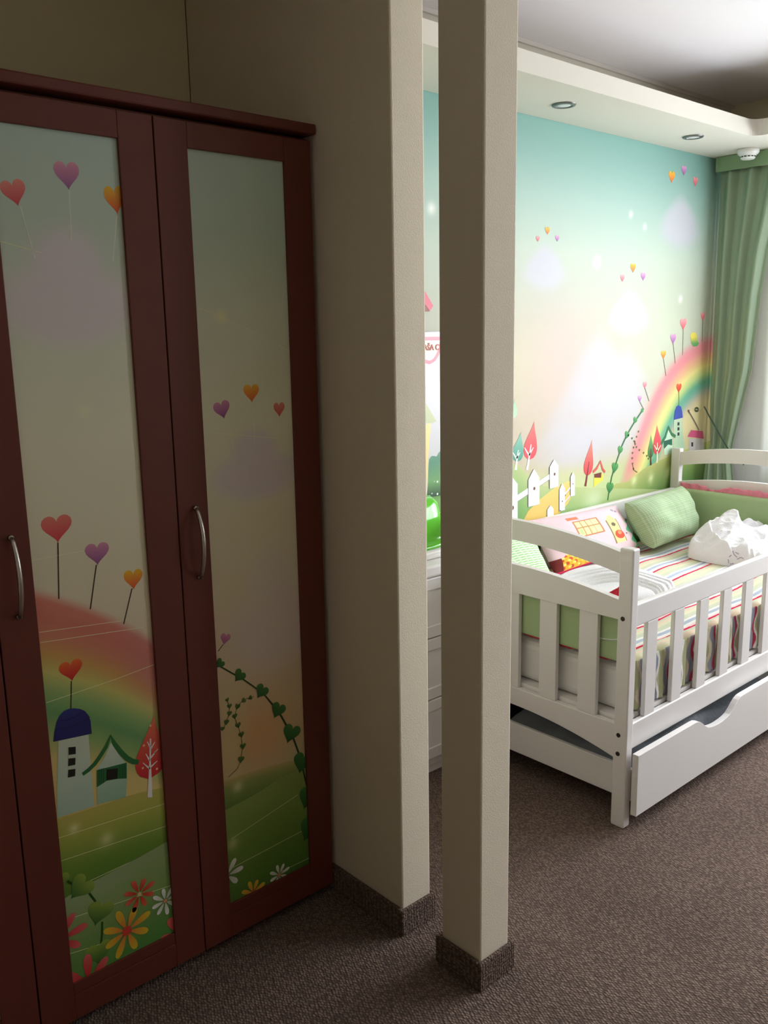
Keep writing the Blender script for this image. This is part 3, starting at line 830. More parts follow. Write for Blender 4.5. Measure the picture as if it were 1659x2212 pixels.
def make_door3():
    s = Print(PY, *PX[3], 0.108, 1.829, 0.004, lambda X, Z: pane_bg(X, Z, 3))
    thin_lines(s, [((428, 665), (478, 684)), ((478, 684), (560, 722)), ((560, 722), (632, 762)), ((460, 935), (600, 947)), ((498, 925), (505, 975)), ((601, 905), (602, 960)), ((548, 880), (550, 960))])
    s.up()
    pane_hearts(s, [(480, 886, 40, ((222, 152, 186), (146, 76, 150)), .2, 1.05, None, 0, 0), (543, 850, 40, ((246, 190, 50), (226, 92, 40)), 0, 1.02, None, 0, 0),
                    (603, 885, 32, ((232, 150, 130), (216, 84, 80)), 0, .92, None, 0, 0), (486, 1381, 25, ((222, 150, 180), (170, 90, 150)), -.35, 1.0, ((482, 1392), (471, 1407)), DKST, .0022)])
    hA = s.curve([d3(1118, 662), d3(1200, 632), d3(1300, 600), d3(1440, 562), d3(1530, 545)])
    s.up()
    def gA(X, Z):
        t = ((hA(X)-Z)/0.12).clip(0, 1)
        c = ramp(t, [(0, (206, 188, 120)), (0.2, (150, 166, 92)), (1, (70, 120, 50))])
        return sparkle(c, X, Z, *d3(1183, 690), .014, .7)
    s.strip(hA, lambda x: x*0, gA, step=.004, rows=60)
    s.up()
    hB = s.curve([d3(1130, 802), d3(1230, 750), d3(1330, 690), d3(1400, 640), d3(1540, 585)])
    def gB(X, Z):
        t = ((hB(X)-Z)/0.34).clip(0, 1)
        c = ramp(t, [(0, (150, 172, 92)), (0.35, (118, 152, 66)), (0.75, (84, 128, 50)), (1, (50, 104, 50))])
        c = mixc(c, (40, 96, 60), .6*sstep(1.16, 1.23, X)*sstep(0.7, 1, t))
        return sparkle(c, X, Z, *d3(1158, 972), .015, .55)
    s.strip(hB, lambda x: x*0, gB, step=.004, rows=60)
    thin_lines(s, [(d3(1150, 950), d3(1480, 730)), (d3(1160, 1090), d3(1520, 900)), (d3(1400, 1110), d3(1545, 1040))])
    s.up()
    V = [(1075, 70), (1098, 92), (1150, 122), (1205, 152), (1260, 190), (1315, 232), (1355, 280), (1400, 340), (1425, 385), (1460, 450), (1485, 520), (1500, 572), (1515, 640), (1530, 700), (1535, 760)]
    s.pline([d3(*p) for p in V], [.0035]*6+[.005]*9, (38, 76, 30))
    s.up()
    LG = ((70, 136, 62), (34, 84, 38))
    for x, y, h, tl in ((1092, 78, 20, -.9), (1188, 140, 27, -.85), (1298, 218, 30, -.75), (1380, 312, 33, -.6), (1445, 428, 40, -.5), (1503, 572, 44, -.4), (1530, 748, 46, -.5), (1535, 905, 48, -.6)):
        s.heart(*d3(x, y), h, *LG, tilt=tl, wr=1.15)
    GL = ((100, 136, 60), (70, 104, 46))
    for P in (((1262, 240), (1210, 258), (1180, 290), (1165, 340), (1182, 385), (1198, 430), (1206, 490), (1198, 556), (1180, 600), (1135, 642)), ((1128, 255), (1140, 290), (1140, 325), (1125, 370), (1108, 402))):
        s.pline([d3(*p) for p in P], .0014, (80, 96, 50))
    for x, y, h, tl in ((1243, 248, 10, -1.2), (1210, 262, 11, -1.1), (1180, 292, 13, -.4), (1167, 340, 12, 0), (1184, 385, 13, .1), (1200, 432, 13, .1), (1208, 490, 14, 0), (1198, 556, 15, -.2), (1130, 258, 9, .3), (1141, 290, 11, 0), (1141, 326, 11, -.2), (1126, 370, 12, -.2), (1106, 402, 10, -.3)):
        s.heart(*d3(x, y), h, *GL, tilt=tl)
    s.up()
    s.flower(*d3(1130, 1130), 35, 7, (206, 214, 196), (246, 246, 240), (226, 190, 120), rot=.95, ratio=.4, cr=.12)
    s.flower(*d3(1258, 1215), 28, 8, (226, 150, 60), (230, 196, 60), (206, 80, 50), rot=.3, ratio=.4, cr=.2)
    s.flower(*d3(1388, 1127), 24, 8, (206, 210, 196), (244, 244, 238), (220, 150, 100), rot=.2, ratio=.36, cr=.16)
    return s

def make_door1():
    s = Print(PY, *PX[1], 0.108, 1.829, 0.008, lambda X, Z: pane_bg(X, Z, 1))
    s.up()
    f = lambda x: 0.45+0.2*(x-0.3)
    s.strip(f, lambda x: x*0, lambda X, Z: ramp(((f(X)-Z)/0.34).clip(0, 1), [(0, (150, 172, 92)), (1, (52, 110, 54))]), step=.01, rows=20)
    s.up()
    s.flower(-12, 2150, 60, 8, (206, 210, 200), (246, 246, 240), (226, 190, 120), rot=.2)
    return s
for n, mk in ((1, make_door1), (2, make_door2), (3, make_door3)):
    d = part('door', door_frame(*DX[n], *PX[n]), M_wood, wr, bevel=0.0012)
    d['label'] = {1: 'wardrobe door at the left edge', 2: 'door with blue-domed tower and rainbow picture', 3: 'door with leafy vine picture'}[n]
    pr = mk().build('picture_panel', M_print, None, extra=box_vf(PX[n][0], PX[n][1], PY+.0002, PY+.006, 0.108, 1.829), m2=M_woodin)
    pr.parent = d
    pr['label'] = 'printed storybook panel'
    h = handle(d, (0.1745, 0.5585, 0.9515)[n-1], 1.011, 0.155); h.parent = d
    h['label'] = 'curved steel handle'

# ================================================================== BED
BX0, BX1 = 2.104, 3.838      # outer length
BY0, BY1 = 1.316, 2.199      # outer width
bed = thing('bed', "white painted wooden child's bed with slatted rails and an under-bed drawer", 'bed', (2.97, 1.757, 0))
PWX, PWY = 0.034, 0.045
def post(x0, y0, ztop):
    part('post', bx(x0, x0+PWX, y0, y0+PWY, 0.0, ztop), M_white, bed, bevel=0.005, seg=3)
post(BX0, BY0, 0.852); post(BX0, BY1-PWY, 0.852); post(BX1-PWX, BY0, 0.90); post(BX1-PWX, BY1-PWY, 0.90)
def endboard(x0, x1, dz, nm):
    ya, yb_ = BY0+PWY-0.001, BY1-PWY+0.001
    yc = (ya+yb_)/2; hw = (yb_-ya)/2
    def arc(base, rise):
        return [(yc+hw*t, base+dz+rise*(1-t*t)) for t in [k/10-1 for k in range(21)]]
    def rail(name, top, bot):
        pts = top + bot[::-1]
        part(name, prism(pts, 'x', x0, x1), M_white, bed, bevel=0.004)
    rail(nm+'_top_rail', arc(0.838, 0.038), arc(0.775, 0.036))
    rail(nm+'_middle_rail', arc(0.698, 0.034), arc(0.640, 0.0))
    rail(nm+'_lower_rail', arc(0.321, 0.0), arc(0.214, 0.047))
    for k in range(5):
        y = 1.431+0.1475*k
        part('slat', bx(x0+.003, x1-.003, y, y+0.065, 0.3215+dz, 0.6395+dz), M_white, bed, bevel=0.002)
endboard(BX0+0.004, BX0+0.026, 0.0, 'footboard')
endboard(BX1-0.026, BX1-0.004, 0.045, 'headboard')
# bolts on the foot posts
for z in (0.6464, 0.2914, 0.2328):
    for y in (1.343, BY1-PWY/2):
        bm = bmesh.new(); add_tube(bm, [(BX0+0.001, y, z), (BX0-0.0015, y, z)], 0.0068, 14)
        part('bolt', bm, M_dark, bed)
# long sides
part('side_top_rail', bx(BX0+PWX-.001, BX1-PWX+.001, BY0+.006, BY0+.026, 0.617, 0.685), M_white, bed, bevel=0.005, seg=3)
part('side_lower_rail', bx(BX0+PWX-.001, BX1-PWX+.001, BY0+.006, BY0+.026, 0.240, 0.322), M_white, bed, bevel=0.005, seg=3)
for k in range(11):
    x = 2.208+0.1505*k
    if x+.056 > BX1-PWX: break
    part('slat', bx(x, x+.056, BY0+.009, BY0+.023, 0.3225, 0.6165), M_white, bed, bevel=0.002)
part('back_top_rail', bx(BX0+PWX-.001, BX1-PWX+.001, BY1-.032, BY1-.008, 0.62, 0.712), M_white, bed, bevel=0.006, seg=3)
part('back_lower_rail', bx(BX0+PWX-.001, BX1-PWX+.001, BY1-.026, BY1-.006, 0.24, 0.34), M_white, bed, bevel=0.005)
for k in range(11):
    x = 2.208+0.1505*k
    if x+.056 > BX1-PWX: break
    part('slat', bx(x, x+.056, BY1-.023, BY1-.009, 0.3405, 0.6195), M_white, bed, bevel=0.002)
part('base_panel', bx(BX0+.030, BX1-.030, BY0+.030, BY1-.036, 0.318, 0.332), M_white, bed)
# drawer with a scooped grip
YD0, YD1 = 1.283, 1.303
zt = 0.242
pts = [(2.118, 0.049), (3.83, 0.049), (3.83, zt)]
g0, g1 = 2.455, 2.735
n = 18
pts.append((g1+.02, zt))
for k in range(1, n):
    t = k/n; x = g1+.02-(g1-g0+.04)*t
    pts.append((x, zt-0.052*sin(pi*t)**0.7*(sstep(0, .3, np.array(t))*sstep(0, .3, np.array(1-t))).item()))
pts += [(g0-.02, zt), (2.118, zt)]
dr = part('drawer', prism(pts, 'y', YD0, YD1), M_white, bed, bevel=0.004, seg=2)
bm = bmesh.new()
add_box(bm, 2.140, 2.155, YD1+.001, 2.14, 0.078, 0.178); add_box(bm, 3.79, 3.805, YD1+.001, 2.14, 0.078, 0.178)
add_box(bm, 2.156, 3.789, 2.125, 2.14, 0.078, 0.178); add_box(bm, 2.156, 3.789, YD1+.001, 2.124, 0.078, 0.088)
p_ = obj('drawer_box', bm, M_white, bevel=.002); p_.parent = dr
for x in (2.3, 3.6):
    for y in (1.42, 2.05):
        bm = bmesh.new()
        add_tube(bm, [(x-.012, y, 0.026), (x+.012, y, 0.026)], 0.0255, 16)
        add_box(bm, x-.009, x+.009, y-.009, y+.009, 0.03, 0.0785)
        p_ = obj('castor', bm, M_dark); p_.parent = dr

# blanket and a plain dark mound inside the drawer
def soft_sheet(x0, x1, y0, y1, z0, zf, nx=50, ny=40, th=True):
    bm = bmesh.new(); top = []
    for j in range(ny+1):
        row = []
        for i in range(nx+1):
            x = x0+(x1-x0)*i/nx; y = y0+(y1-y0)*j/ny
            row.append(bm.verts.new((x, y, zf(i/nx, j/ny))))
        top.append(row)
    for j in range(ny):
        for i in range(nx): bm.faces.new((top[j][i], top[j][i+1], top[j+1][i+1], top[j+1][i]))
    # skirt and bottom
    loop = [top[0][i] for i in range(nx+1)]+[top[j][nx] for j in range(1, ny+1)]+[top[ny][i] for i in range(nx-1, -1, -1)]+[top[j][0] for j in range(ny-1, 0, -1)]
    low = [bm.verts.new((v.co.x, v.co.y, z0)) for v in loop]
    for k in range(len(loop)):
        a = (k+1) % len(loop); bm.faces.new((loop[k], loop[a], low[a], low[k]))
    bm.faces.new(low)
    return bm
def edge_round(u, v, p=0.12):
    e = min(u, 1-u, v, 1-v)/p
    return sqrt(max(0, 1-(1-min(1, e))**2))
o = obj('folded_blanket', soft_sheet(2.17, 3.2, 1.34, 1.86, 0.089, lambda u, v: 0.100+edge_round(u, v)*(0.075+0.012*sin(u*17+v*5)+0.01*sin(v*23+u*3))), M_greyblanket, smooth=True)
tag(o, 'grey blanket lying folded inside the open-topped drawer under the bed', 'blanket')
o = obj('dark_mound', soft_sheet(2.17, 2.55, 1.875, 2.11, 0.089, lambda u, v: 0.10+edge_round(u, v, .2)*0.13), M_darkmatte, smooth=True)  # evenly dark rounded mound filling the wall end
tag(o, 'dark low mound at the wall end of the drawer beneath the bed', 'bag')

# ------------------------------------------------------------------ bedding
MX0, MX1, MY0, MY1 = 2.158, 3.785, 1.362, 2.160
o = obj('mattress', bx(MX0, MX1, MY0, MY1, 0.333, 0.478), M_mattress, bevel=0.03, seg=4)
tag(o, 'white cloth-covered mattress resting inside the slatted bed frame', 'mattress')

def stripe(t, L):
    """L: list of (width, colour); t in metres"""
    tot = sum(w for w, _ in L); t = np.mod(t, tot); out = np.zeros(t.shape+(3,)); a = 0
    for w, c in L:
        m = (t >= a) & (t < a+w); out[m] = c; a += w
    return out
CR, BLU, GRN, YEL, WHT, PK = (212, 36, 78), (184, 196, 214), (210, 214, 190), (228, 224, 190), (246, 243, 238), (250, 220, 220)
SL = [(0.009, CR), (0.006, PK), (0.012, WHT), (0.016, BLU), (0.010, WHT), (0.022, GRN), (0.014, YEL), (0.012, (234, 214, 190)), (0.009, GRN)]
def grid_print(name, P, C, m, thick=0.0, smooth=True, closed=False):
    """P: (ny,nx,3) points, C colours"""
    ny, nx, _ = P.shape
    me = bpy.data.meshes.new(name)
    i = (np.arange(ny-1)[:, None]*nx+np.arange(nx-1)[None]).reshape(-1)
    F = np.stack([i, i+1, i+nx+1, i+nx], 1).tolist()
    me.from_pydata(P.reshape(-1, 3).tolist(), [], F)
    a = me.color_attributes.new('print', 'FLOAT_COLOR', 'POINT')
    a.data.foreach_set('color', np.concatenate([LIN(C.reshape(-1, 3)), np.ones((ny*nx, 1))], 1).astype(np.float32).ravel())
    me.materials.append(m)
    if smooth:
        for p in me.polygons: p.use_smooth = True
    me.update()
    o = bpy.data.objects.new(name, me); COL.objects.link(o)
    if thick:
        md = o.modifiers.new('Solidify', 'SOLIDIFY'); md.thickness = thick; md.offset = -1
    return o
# bedspread: a flat striped top whose stripes run lengthwise
cs = thing('bedspread', 'striped bedspread in crimson, blue, green and cream over the mattress with a gathered side drop', 'bedspread', (2.97, 1.76, 0.48))
ny, nx = 420, 130
prof_s = np.linspace(0, 1, ny)
# cross profile: hangs a little over the front edge
Lf = 0.010
ys, zs, ss = [], [], []
for k in range(ny):
    s_ = prof_s[k]*(MY1-MY0+Lf)-Lf
    ss.append(s_)
    if s_ < 0: ys.append(MY0-0.003-0.004*(-s_/Lf)); zs.append(0.494+s_)
    else:
        ys.append(MY0-0.003+s_); zs.append(0.506-0.012*max(0, 1-s_/0.015)**2)
ys, zs, ss = map(np.array, (ys, zs, ss))
xs_ = np.linspace(MX0-0.002, MX1, nx)
Xg = np.tile(xs_, (ny, 1)); Yg = np.tile(ys[:, None], (1, nx)); Zg = np.tile(zs[:, None], (1, nx))
wob = 0.004*np.sin(Xg*9+Yg*6)+0.003*np.sin(Xg*21-Yg*11)
Zg = Zg+np.where(ss[:, None] > 0.03, wob*0.7, 0)-0.002
Sg = np.tile(ss[:, None], (1, nx))+0.006*np.sin(Xg*5.0)+0.003*np.sin(Xg*13)
Cg = stripe(Sg-0.022, SL)
o = grid_print('spread_top', np.stack([Xg, Yg, Zg], -1), Cg, M_clothprint, 0.004); adopt(o, cs)
# gathered drop behind the side slats
ny2, nx2 = 26, 900
Xd = np.linspace(MX0, MX1, nx2); t = np.linspace(0, 1, ny2)[:, None]
wave = 0.005*np.sin(Xd*2*pi/0.062+0.6*np.sin(Xd*14))+0.003*np.sin(Xd*2*pi/0.027)
Yd = MY0-0.009+wave[None]*(0.25+0.75*t); Zd = 0.492-(0.492-0.338)*t+0*Xd[None]
Xs = Xd[None]+0.007*np.sin(t*9+Xd[None]*12)
SV = [(0.012, (196, 70, 96)), (0.008, WHT), (0.03, (190, 186, 150)), (0.022, (150, 160, 185)), (0.010, WHT), (0.026, (186, 190, 150)), (0.012, (226, 214, 190)), (0.020, (160, 165, 180))]
Cd = stripe(Xs+0*t, SV)
o = grid_print('side_drop', np.stack([np.tile(Xd, (ny2, 1)), Yd, Zd], -1), Cd, M_clothprint, 0.002); adopt(o, cs)

def padded(x0, x1, y0, y1, z0, z1, bev=0.02):
    bm = bx(x0, x1, y0, y1, z0, z1)
    bmesh.ops.bevel(bm, geom=bm.edges[:], offset=bev, segments=4, affect='EDGES', profile=0.6)
    return bm
def ruffle(axis, a0, a1, c, z, h, amp, n, top=None):
    """frilled edging standing on a pad"""
    bm = bmesh.new(); rows = []
    N = 160
    for j in range(6):
        t = j/5; r = []
        for i in range(N+1):
            u = a0+(a1-a0)*i/N
            w = amp*t*sin(i/N*n*2*pi+0.8*sin(i*.11)); hh = h*(top(i/N) if top else 1)
            p = (c+w, u, z+hh*t) if axis == 'y' else (u, c+w, z+hh*t)
            r.append(bm.verts.new(p))
        rows.append(r)
    for a, b in zip(rows, rows[1:]):
        for i in range(N): bm.faces.new((a[i], a[i+1], b[i+1], b[i]))
    return bm
hb = thing('cot_bumper', 'plain green padded bumper with a pink frill against the headboard', 'bumper', (3.765, 1.76, 0.5))
part('pad', padded(3.745, 3.788, 1.40, 2.13, 0.512, 0.722), M_greencloth, hb, smooth=True)
r1 = part('frill', ruffle('y', 1.41, 2.12, 3.770, 0.716, 0.034, 0.008, 17, lambda u: 0.45+0.55*abs(sin(u*7.2+.7))+0.1*sin(u*31)), M_pinkcloth, hb, smooth=True)
r1['label'] = 'pink frill'
md = r1.modifiers.new('Solidify', 'SOLIDIFY'); md.thickness = 0.002
fb = thing('cot_bumper', 'green padded bumper with a red frill tied inside the slatted footboard', 'bumper', (2.145, 1.76, 0.5))
part('pad', padded(2.133, 2.1555, 1.37, 2.15, 0.500, 0.668, 0.009), M_greencloth, fb, smooth=True)
r2 = part('frill', ruffle('y', 1.38, 2.14, 2.146, 0.503, -0.010, 0.003, 30, lambda u: 0.3+0.7*abs(sin(u*19))), M_redcloth, fb, smooth=True)
md = r2.modifiers.new('Solidify', 'SOLIDIFY'); md.thickness = 0.002
r3 = part('frill', ruffle('y', 1.385, 1.50, 2.145, 0.664, 0.060, 0.004, 4, lambda u: 0.3+0.7*max(0, 1-u*2.0)), M_redcloth, fb, smooth=True)
md = r3.modifiers.new('Solidify', 'SOLIDIFY'); md.thickness = 0.002
r2['label'] = r3['label'] = 'red frill'
bm = bmesh.new()
add_tube(bm, [(2.131, 1.375+.12*k/12, 0.560+0.010*(2*k/12-1)**2) for k in range(13)], 0.0016, 8)
part('tie_ribbon', bm, M_towel, fb)

def cushion(name, label, corners, thick, colfn, m, nu=110, nv=80, pin=0.05, group=None):
    """corners: bottom-left, bottom-right, top-right, top-left (seen from the bed's front)"""
    A, B, C_, D = [np.array(c, float) for c in corners]
    nrm = np.cross(B-A, D-A); nrm /= np.linalg.norm(nrm)
    u = np.linspace(-1, 1, nu)[None]; v = np.linspace(-1, 1, nv)[:, None]
    u = np.sin(u*pi/2)*0.35+u*0.65; v = np.sin(v*pi/2)*0.35+v*0.65
    # edges bow inwards between the corners
    uu = u*(1-pin*(1-v*v)*np.abs(u)); vv = v*(1-pin*(1-u*u)*np.abs(v))
    U = (uu+1)/2; V = (vv+1)/2
    base = (A*(1-U[..., None])*(1-V[..., None])+B*U[..., None]*(1-V[..., None])+C_*U[..., None]*V[..., None]+D*(1-U[..., None])*V[..., None])
    h = thick/2*(np.clip(1-np.abs(u)**3.6, 0, 1)**0.5)*(np.clip(1-np.abs(v)**2.8, 0, 1)**0.5)
    wr_ = 1+0.05*np.sin(7*u+3*v)*np.cos(4*v)+0.03*np.sin(15*v*u)
    ww = (h*wr_)[..., None]*nrm
    verts, cols, faces = [], [], []
    C = colfn(np.broadcast_to(u, h.shape), np.broadcast_to(v, h.shape))
    P1 = base+ww; P2 = base-ww
    me = bpy.data.meshes.new(name)
    i = (np.arange(nv-1)[:, None]*nu+np.arange(nu-1)[None]).reshape(-1)
    F1 = np.stack([i, i+1, i+nu+1, i+nu], 1); F2 = F1[:, ::-1]+nu*nv
    me.from_pydata(np.concatenate([P1.reshape(-1, 3), P2.reshape(-1, 3)]).tolist(), [], F1.tolist()+F2.tolist())
    a = me.color_attributes.new('print', 'FLOAT_COLOR', 'POINT')
    cc = LIN(np.concatenate([C.reshape(-1, 3)]*2))
    a.data.foreach_set('color', np.concatenate([cc, np.ones((len(cc), 1))], 1).astype(np.float32).ravel())
    me.materials.append(m)
    b2 = bmesh.new(); b2.from_mesh(me); bmesh.ops.remove_doubles(b2, verts=b2.verts, dist=0.0004)
    bmesh.ops.recalc_face_normals(b2, faces=b2.faces); b2.to_mesh(me); b2.free()
    for p in me.polygons: p.use_smooth = True
    o = bpy.data.objects.new(name, me); COL.objects.link(o)
    tag(o, label, 'cushion', group)
    return o
def gingham(u, v):
    a = (np.mod(u*24, 1) < .5).astype(float); b = (np.mod(v*14, 1) < .5).astype(float)
    return mixc(np.full(u.shape+(3,), 1.0)*np.array((186, 202, 172)), (150, 176, 132), (a+b)/2)
def cand(u, v):
    a = (np.mod(v*15+u*1.5, 1) < .45).astype(float)
    return mixc(np.full(u.shape+(3,), 1.0)*np.array((226, 240, 214)), (158, 206, 140), a)
def pinkprint(u, v):
    c = np.full(u.shape+(3,), 1.0)*np.array((230, 200, 206))
    def box(c, u0, u1, v0, v1, col): return mixc(c, col, ((u > u0) & (u < u1) & (v > v0) & (v < v1)).astype(float))
    def dot(c, a, b, r, col): return mixc(c, col, (np.hypot((u-a)*1.5, v-b) < r).astype(float))
    # a drawn window
    c = box(c, -.34, .22, .02, .64, (196, 130, 90)); c = box(c, -.31, .19, .06, .60, (242, 226, 170))
    for a in (-.20, -.08, .04): c = box(c, a, a+.02, .06, .60, (196, 150, 100))
    c = box(c, -.31, .19, .34, .38, (196, 150, 100)); c = box(c, -.28, -.22, .1, .3, (190, 210, 150))
    c = box(c, -.42, -.14, .70, .82, (240, 130, 100))
    # a drawn tower
    c = mixc(c, (236, 220, 150), ((np.abs(u-.50) < .13) & (v < .42+.9*(.13-np.abs(u-.50))*2) & (v > -.55)).astype(float))
    c = mixc(c, (140, 120, 90), ((np.abs(np.abs(u-.50)-.13) < .012) & (v < .42) & (v > -.55)).astype(float))
    c = dot(c, .50, .22, .08, (120, 110, 90)); c = dot(c, .54, -.22, .18, (236, 90, 70)); c = dot(c, .56, -.15, .08, (250, 150, 110))
    c = dot(c, .72, .8, .06, (170, 160, 170)); c = dot(c, .78, .72, .05, (160, 150, 165)); c = dot(c, .73, -.25, .03, (120, 60, 60))
    # leafy corner and a bright patterned corner
    c = mixc(c, (110, 200, 150), ((u > .84+.06*np.sin(v*14)) & (v < .25)).astype(float))
    band = (v < -.45+.12*np.sin(u*8)) & (u < .1)
    c = mixc(c, (240, 180, 60), band.astype(float))
    c = mixc(c, (200, 90, 60), (band & (np.sin(u*38)*np.sin(v*24) > .25)).astype(float))
    c = mixc(c, (250, 226, 120), (band & (np.sin(u*33+1)*np.sin(v*29+1) > .45)).astype(float))
    c = mixc(c, (120, 50, 50), ((v < -.5) & (u < -.86)).astype(float))
    c = mixc(c, (214, 50, 96), (v < -.93).astype(float))
    return c
cushion('cushion', 'pink printed cushion with drawn houses leaning on the back rail', [(2.71, 2.035, .518), (3.33, 2.055, .518), (3.24, 2.125, .712), (2.65, 2.125, .735)], 0.09, pinkprint, M_clothprint, 220, 160, pin=.025)
cushion('cushion', 'plump green checked cushion in the corner by the headboard', [(3.30, 1.97, .535), (3.69, 1.99, .535), (3.69, 2.075, .745), (3.225, 2.07, .73)], 0.17, gingham, M_clothprint, 160, 120, pin=.02)
cushion('cushion', 'green and white striped cushion standing inside the footboard', [(2.20, 1.95, .525), (2.62, 1.98, .525), (2.60, 2.12, .75), (2.20, 2.10, .75)], 0.10, cand, M_clothprint, 140, 140, pin=.03)

# ------------------------------------------------------------------ towels
def heap(x0, x1, y0, y1, zf, nx=110, ny=90, rot=0.0, under=0.512):
    bm = bmesh.new(); cx, cy = (x0+x1)/2, (y0+y1)/2; hx, hy = (x1-x0)/2, (y1-y0)/2
    rows = []
    for j in range(ny+1):
        r = []
        for i in range(nx+1):
            a, b = i/nx*2-1, j/ny*2-1
            # square to rounded blob
            X, Y = a*sqrt(1-b*b/2.6), b*sqrt(1-a*a/2.6)
            e = max(abs(a), abs(b)); rim = sqrt(max(0, 1-((max(e, .80)-.80)/.20)**2))
            z = under+zf(X, Y)*rim
            px, py = X*hx, Y*hy
            r.append(bm.verts.new((cx+px*cos(rot)-py*sin(rot), cy+px*sin(rot)+py*cos(rot), z)))
        rows.append(r)
    for a, b in zip(rows, rows[1:]):
        for i in range(nx): bm.faces.new((a[i], a[i+1], b[i+1], b[i]))
    loop = [v for v in rows[0]]+[rows[j][nx] for j in range(1, ny+1)]+[rows[ny][i] for i in range(nx-1, -1, -1)]+[rows[j][0] for j in range(ny-1, 0, -1)]
    low = [bm.verts.new((v.co.x, v.co.y, under-0.003)) for v in loop]
    for k in range(len(loop)):
        a = (k+1) % len(loop); bm.faces.new((loop[k], loop[a], low[a], low[k]))
    bm.faces.new(low)
    return bm
def G(x, y, cx, cy, sx, sy): return exp(-((x-cx)/sx)**2-((y-cy)/sy)**2)
def crease(v, w=0.05): return exp(-(v/w)**2)
from mathutils import noise as _nz
def ridged(x, y, f, seed):
    return 1-abs(_nz.noise(Vector((x*f+seed, y*f*0.7-seed, seed))))*2.2
def tr(x, y):
    h = 0.050+0.092*G(x, y, .05, .3, .36, .45)+0.05*G(x, y, -.45, .3, .3, .35)+0.045*G(x, y, .5, -.25, .5, .5)
    a = x*0.8-y*0.6
    h += 0.024*(ridged(x+.3*y, y, 1.7, 3.1)-.5)+0.012*(ridged(x, y+.5*x, 3.6, 7.7)-.5)+0.004*(ridged(x, y, 8, 2.2)-.5)
    # overlapping folds with a sharp lower lip
    for c0, am in ((-.38, .020), (.02, .022), (.42, .016)):
        q = y+.55*x*x-.18*sin(3*x+c0*5)-c0
        h += am*min(1, max(0, q/.045))-am*.75*min(1, max(0, (q-.05)/.35))
    return max(h, .02)
tb = thing('towel', 'crumpled white towel with a small grey motif lying near the headboard end', 'towel', (3.46, 1.74, .51))
o = part('cloth', heap(3.33, 3.73, 1.50, 1.90, tr, 170, 140, rot=.12), M_towel, tb, smooth=True)
def tl(x, y):
    h = 0.075+0.03*G(x, y, 0.1, 0, .7, .7)
    r = math.hypot(x+0.95, (y+0.9)*1.0)
    for q in (0.95, 1.15, 1.36, 1.56): h -= 0.014*crease(r-q, .032)
    h += 0.012*min(1, max(0, (r-1.05)/.03))*0.6
    return h
from mathutils.bvhtree import BVHTree
bv = BVHTree.FromPolygons([v.co[:] for v in o.data.vertices], [p.vertices[:] for p in o.data.polygons])
def on_towel(x, y):
    d = Vector((_r*(x-FW/2)+_d*(y-FH/2)+_f*FPX)).normalized()
    h = bv.ray_cast(Vector((0, 0, CAMH)), d)
    return None if h[0] is None else h[0]-d*0.0006
bm = bmesh.new()
for st in (((1583, 1190), (1586, 1198), (1592, 1204)), ((1589, 1193), (1596, 1197)), ((1573, 1208), (1574, 1217)), ((1592, 1208), (1601, 1204), (1606, 1207)), ((1577, 1219), (1585, 1217)), ((1580, 1199), (1575, 1203))):
    P = [on_towel(*q) for q in st]
    if None not in P: add_tube(bm, P, .0022, 6)
p_ = part('embroidered_motif', bm, mat('grey_thread', (178, 166, 180), .9, .1), tb); p_['label'] = 'small grey embroidered motif'
tw = thing('towel', 'white towel folded in rounded layers just behind the footboard corner', 'towel', (2.62, 1.66, .51))
part('cloth', heap(2.42, 2.78, 1.50, 1.90, tl, rot=-.1), M_towel, tw, smooth=True)

# ================================================================== DRESSER + what stands on it
dx0, dx1, dyf = 1.47, 2.085, 1.93
ds = thing('chest_of_drawers', 'white chest of drawers standing between the partition and the bed', 'chest of drawers', (1.78, 2.06, 0))
part('body', bx(dx0+.004, dx1-.004, dyf+.02, YW-.015, 0.03, 0.69), M_whitefurn, ds, bevel=.002)
part('worktop', bx(dx0-.004, dx1+.002, dyf-.012, YW-.013, 0.691, 0.733), M_whitefurn, ds, bevel=.01, seg=4)
part('plinth', bx(dx0+.02, dx1-.02, dyf+.03, YW-.03, 0.0, 0.029), M_whitefurn, ds)
for za, zb in ((0.487, 0.686), (0.276, 0.483), (0.066, 0.272)):
    bm = bmesh.new()
    add_box(bm, dx0+.002, dx1-.002, dyf+.006, dyf+.019, za, zb)
    o1, i1 = 0.034, 0.040
    for a in ((dx0+.002, dx1-.002, za, za+i1), (dx0+.002, dx1-.002, zb-i1, zb), (dx0+.002, dx0+.042, za+i1, zb-i1), (dx1-.042, dx1-.002, za+i1, zb-i1)):
        add_box(bm, a[0], a[1], dyf, dyf+.006, a[2], a[3])
    d = part('drawer', bm, M_whitefurn, ds, bevel=.003)
    bm = bmesh.new()
    for x in (dx0+.17, dx1-.17): add_lathe(bm, [(0, -.012), (.008, -.012), (.014, -.006), (.013, 0), (.006, .004), (.005, .014)], (0, 0, 0), 16)
    bmesh.ops.delete(bm, geom=bm.verts[:], context='VERTS')
    for x in (dx0+.17,):
        add_tube(bm, [(x, dyf+.007, (za+zb)/2), (x, dyf-.010, (za+zb)/2), (x, dyf-.016, (za+zb)/2)], [.006, .006, .013], 14)
    p_ = obj('knob', bm, M_whitefurn, smooth=True); p_.parent = d
o = obj('changing_mat', padded(1.50, 2.078, 1.965, 2.175, 0.7335, 0.764, .012), M_plastic, smooth=True)
tag(o, 'thin white padded changing mat on top of the chest of drawers', 'changing mat')
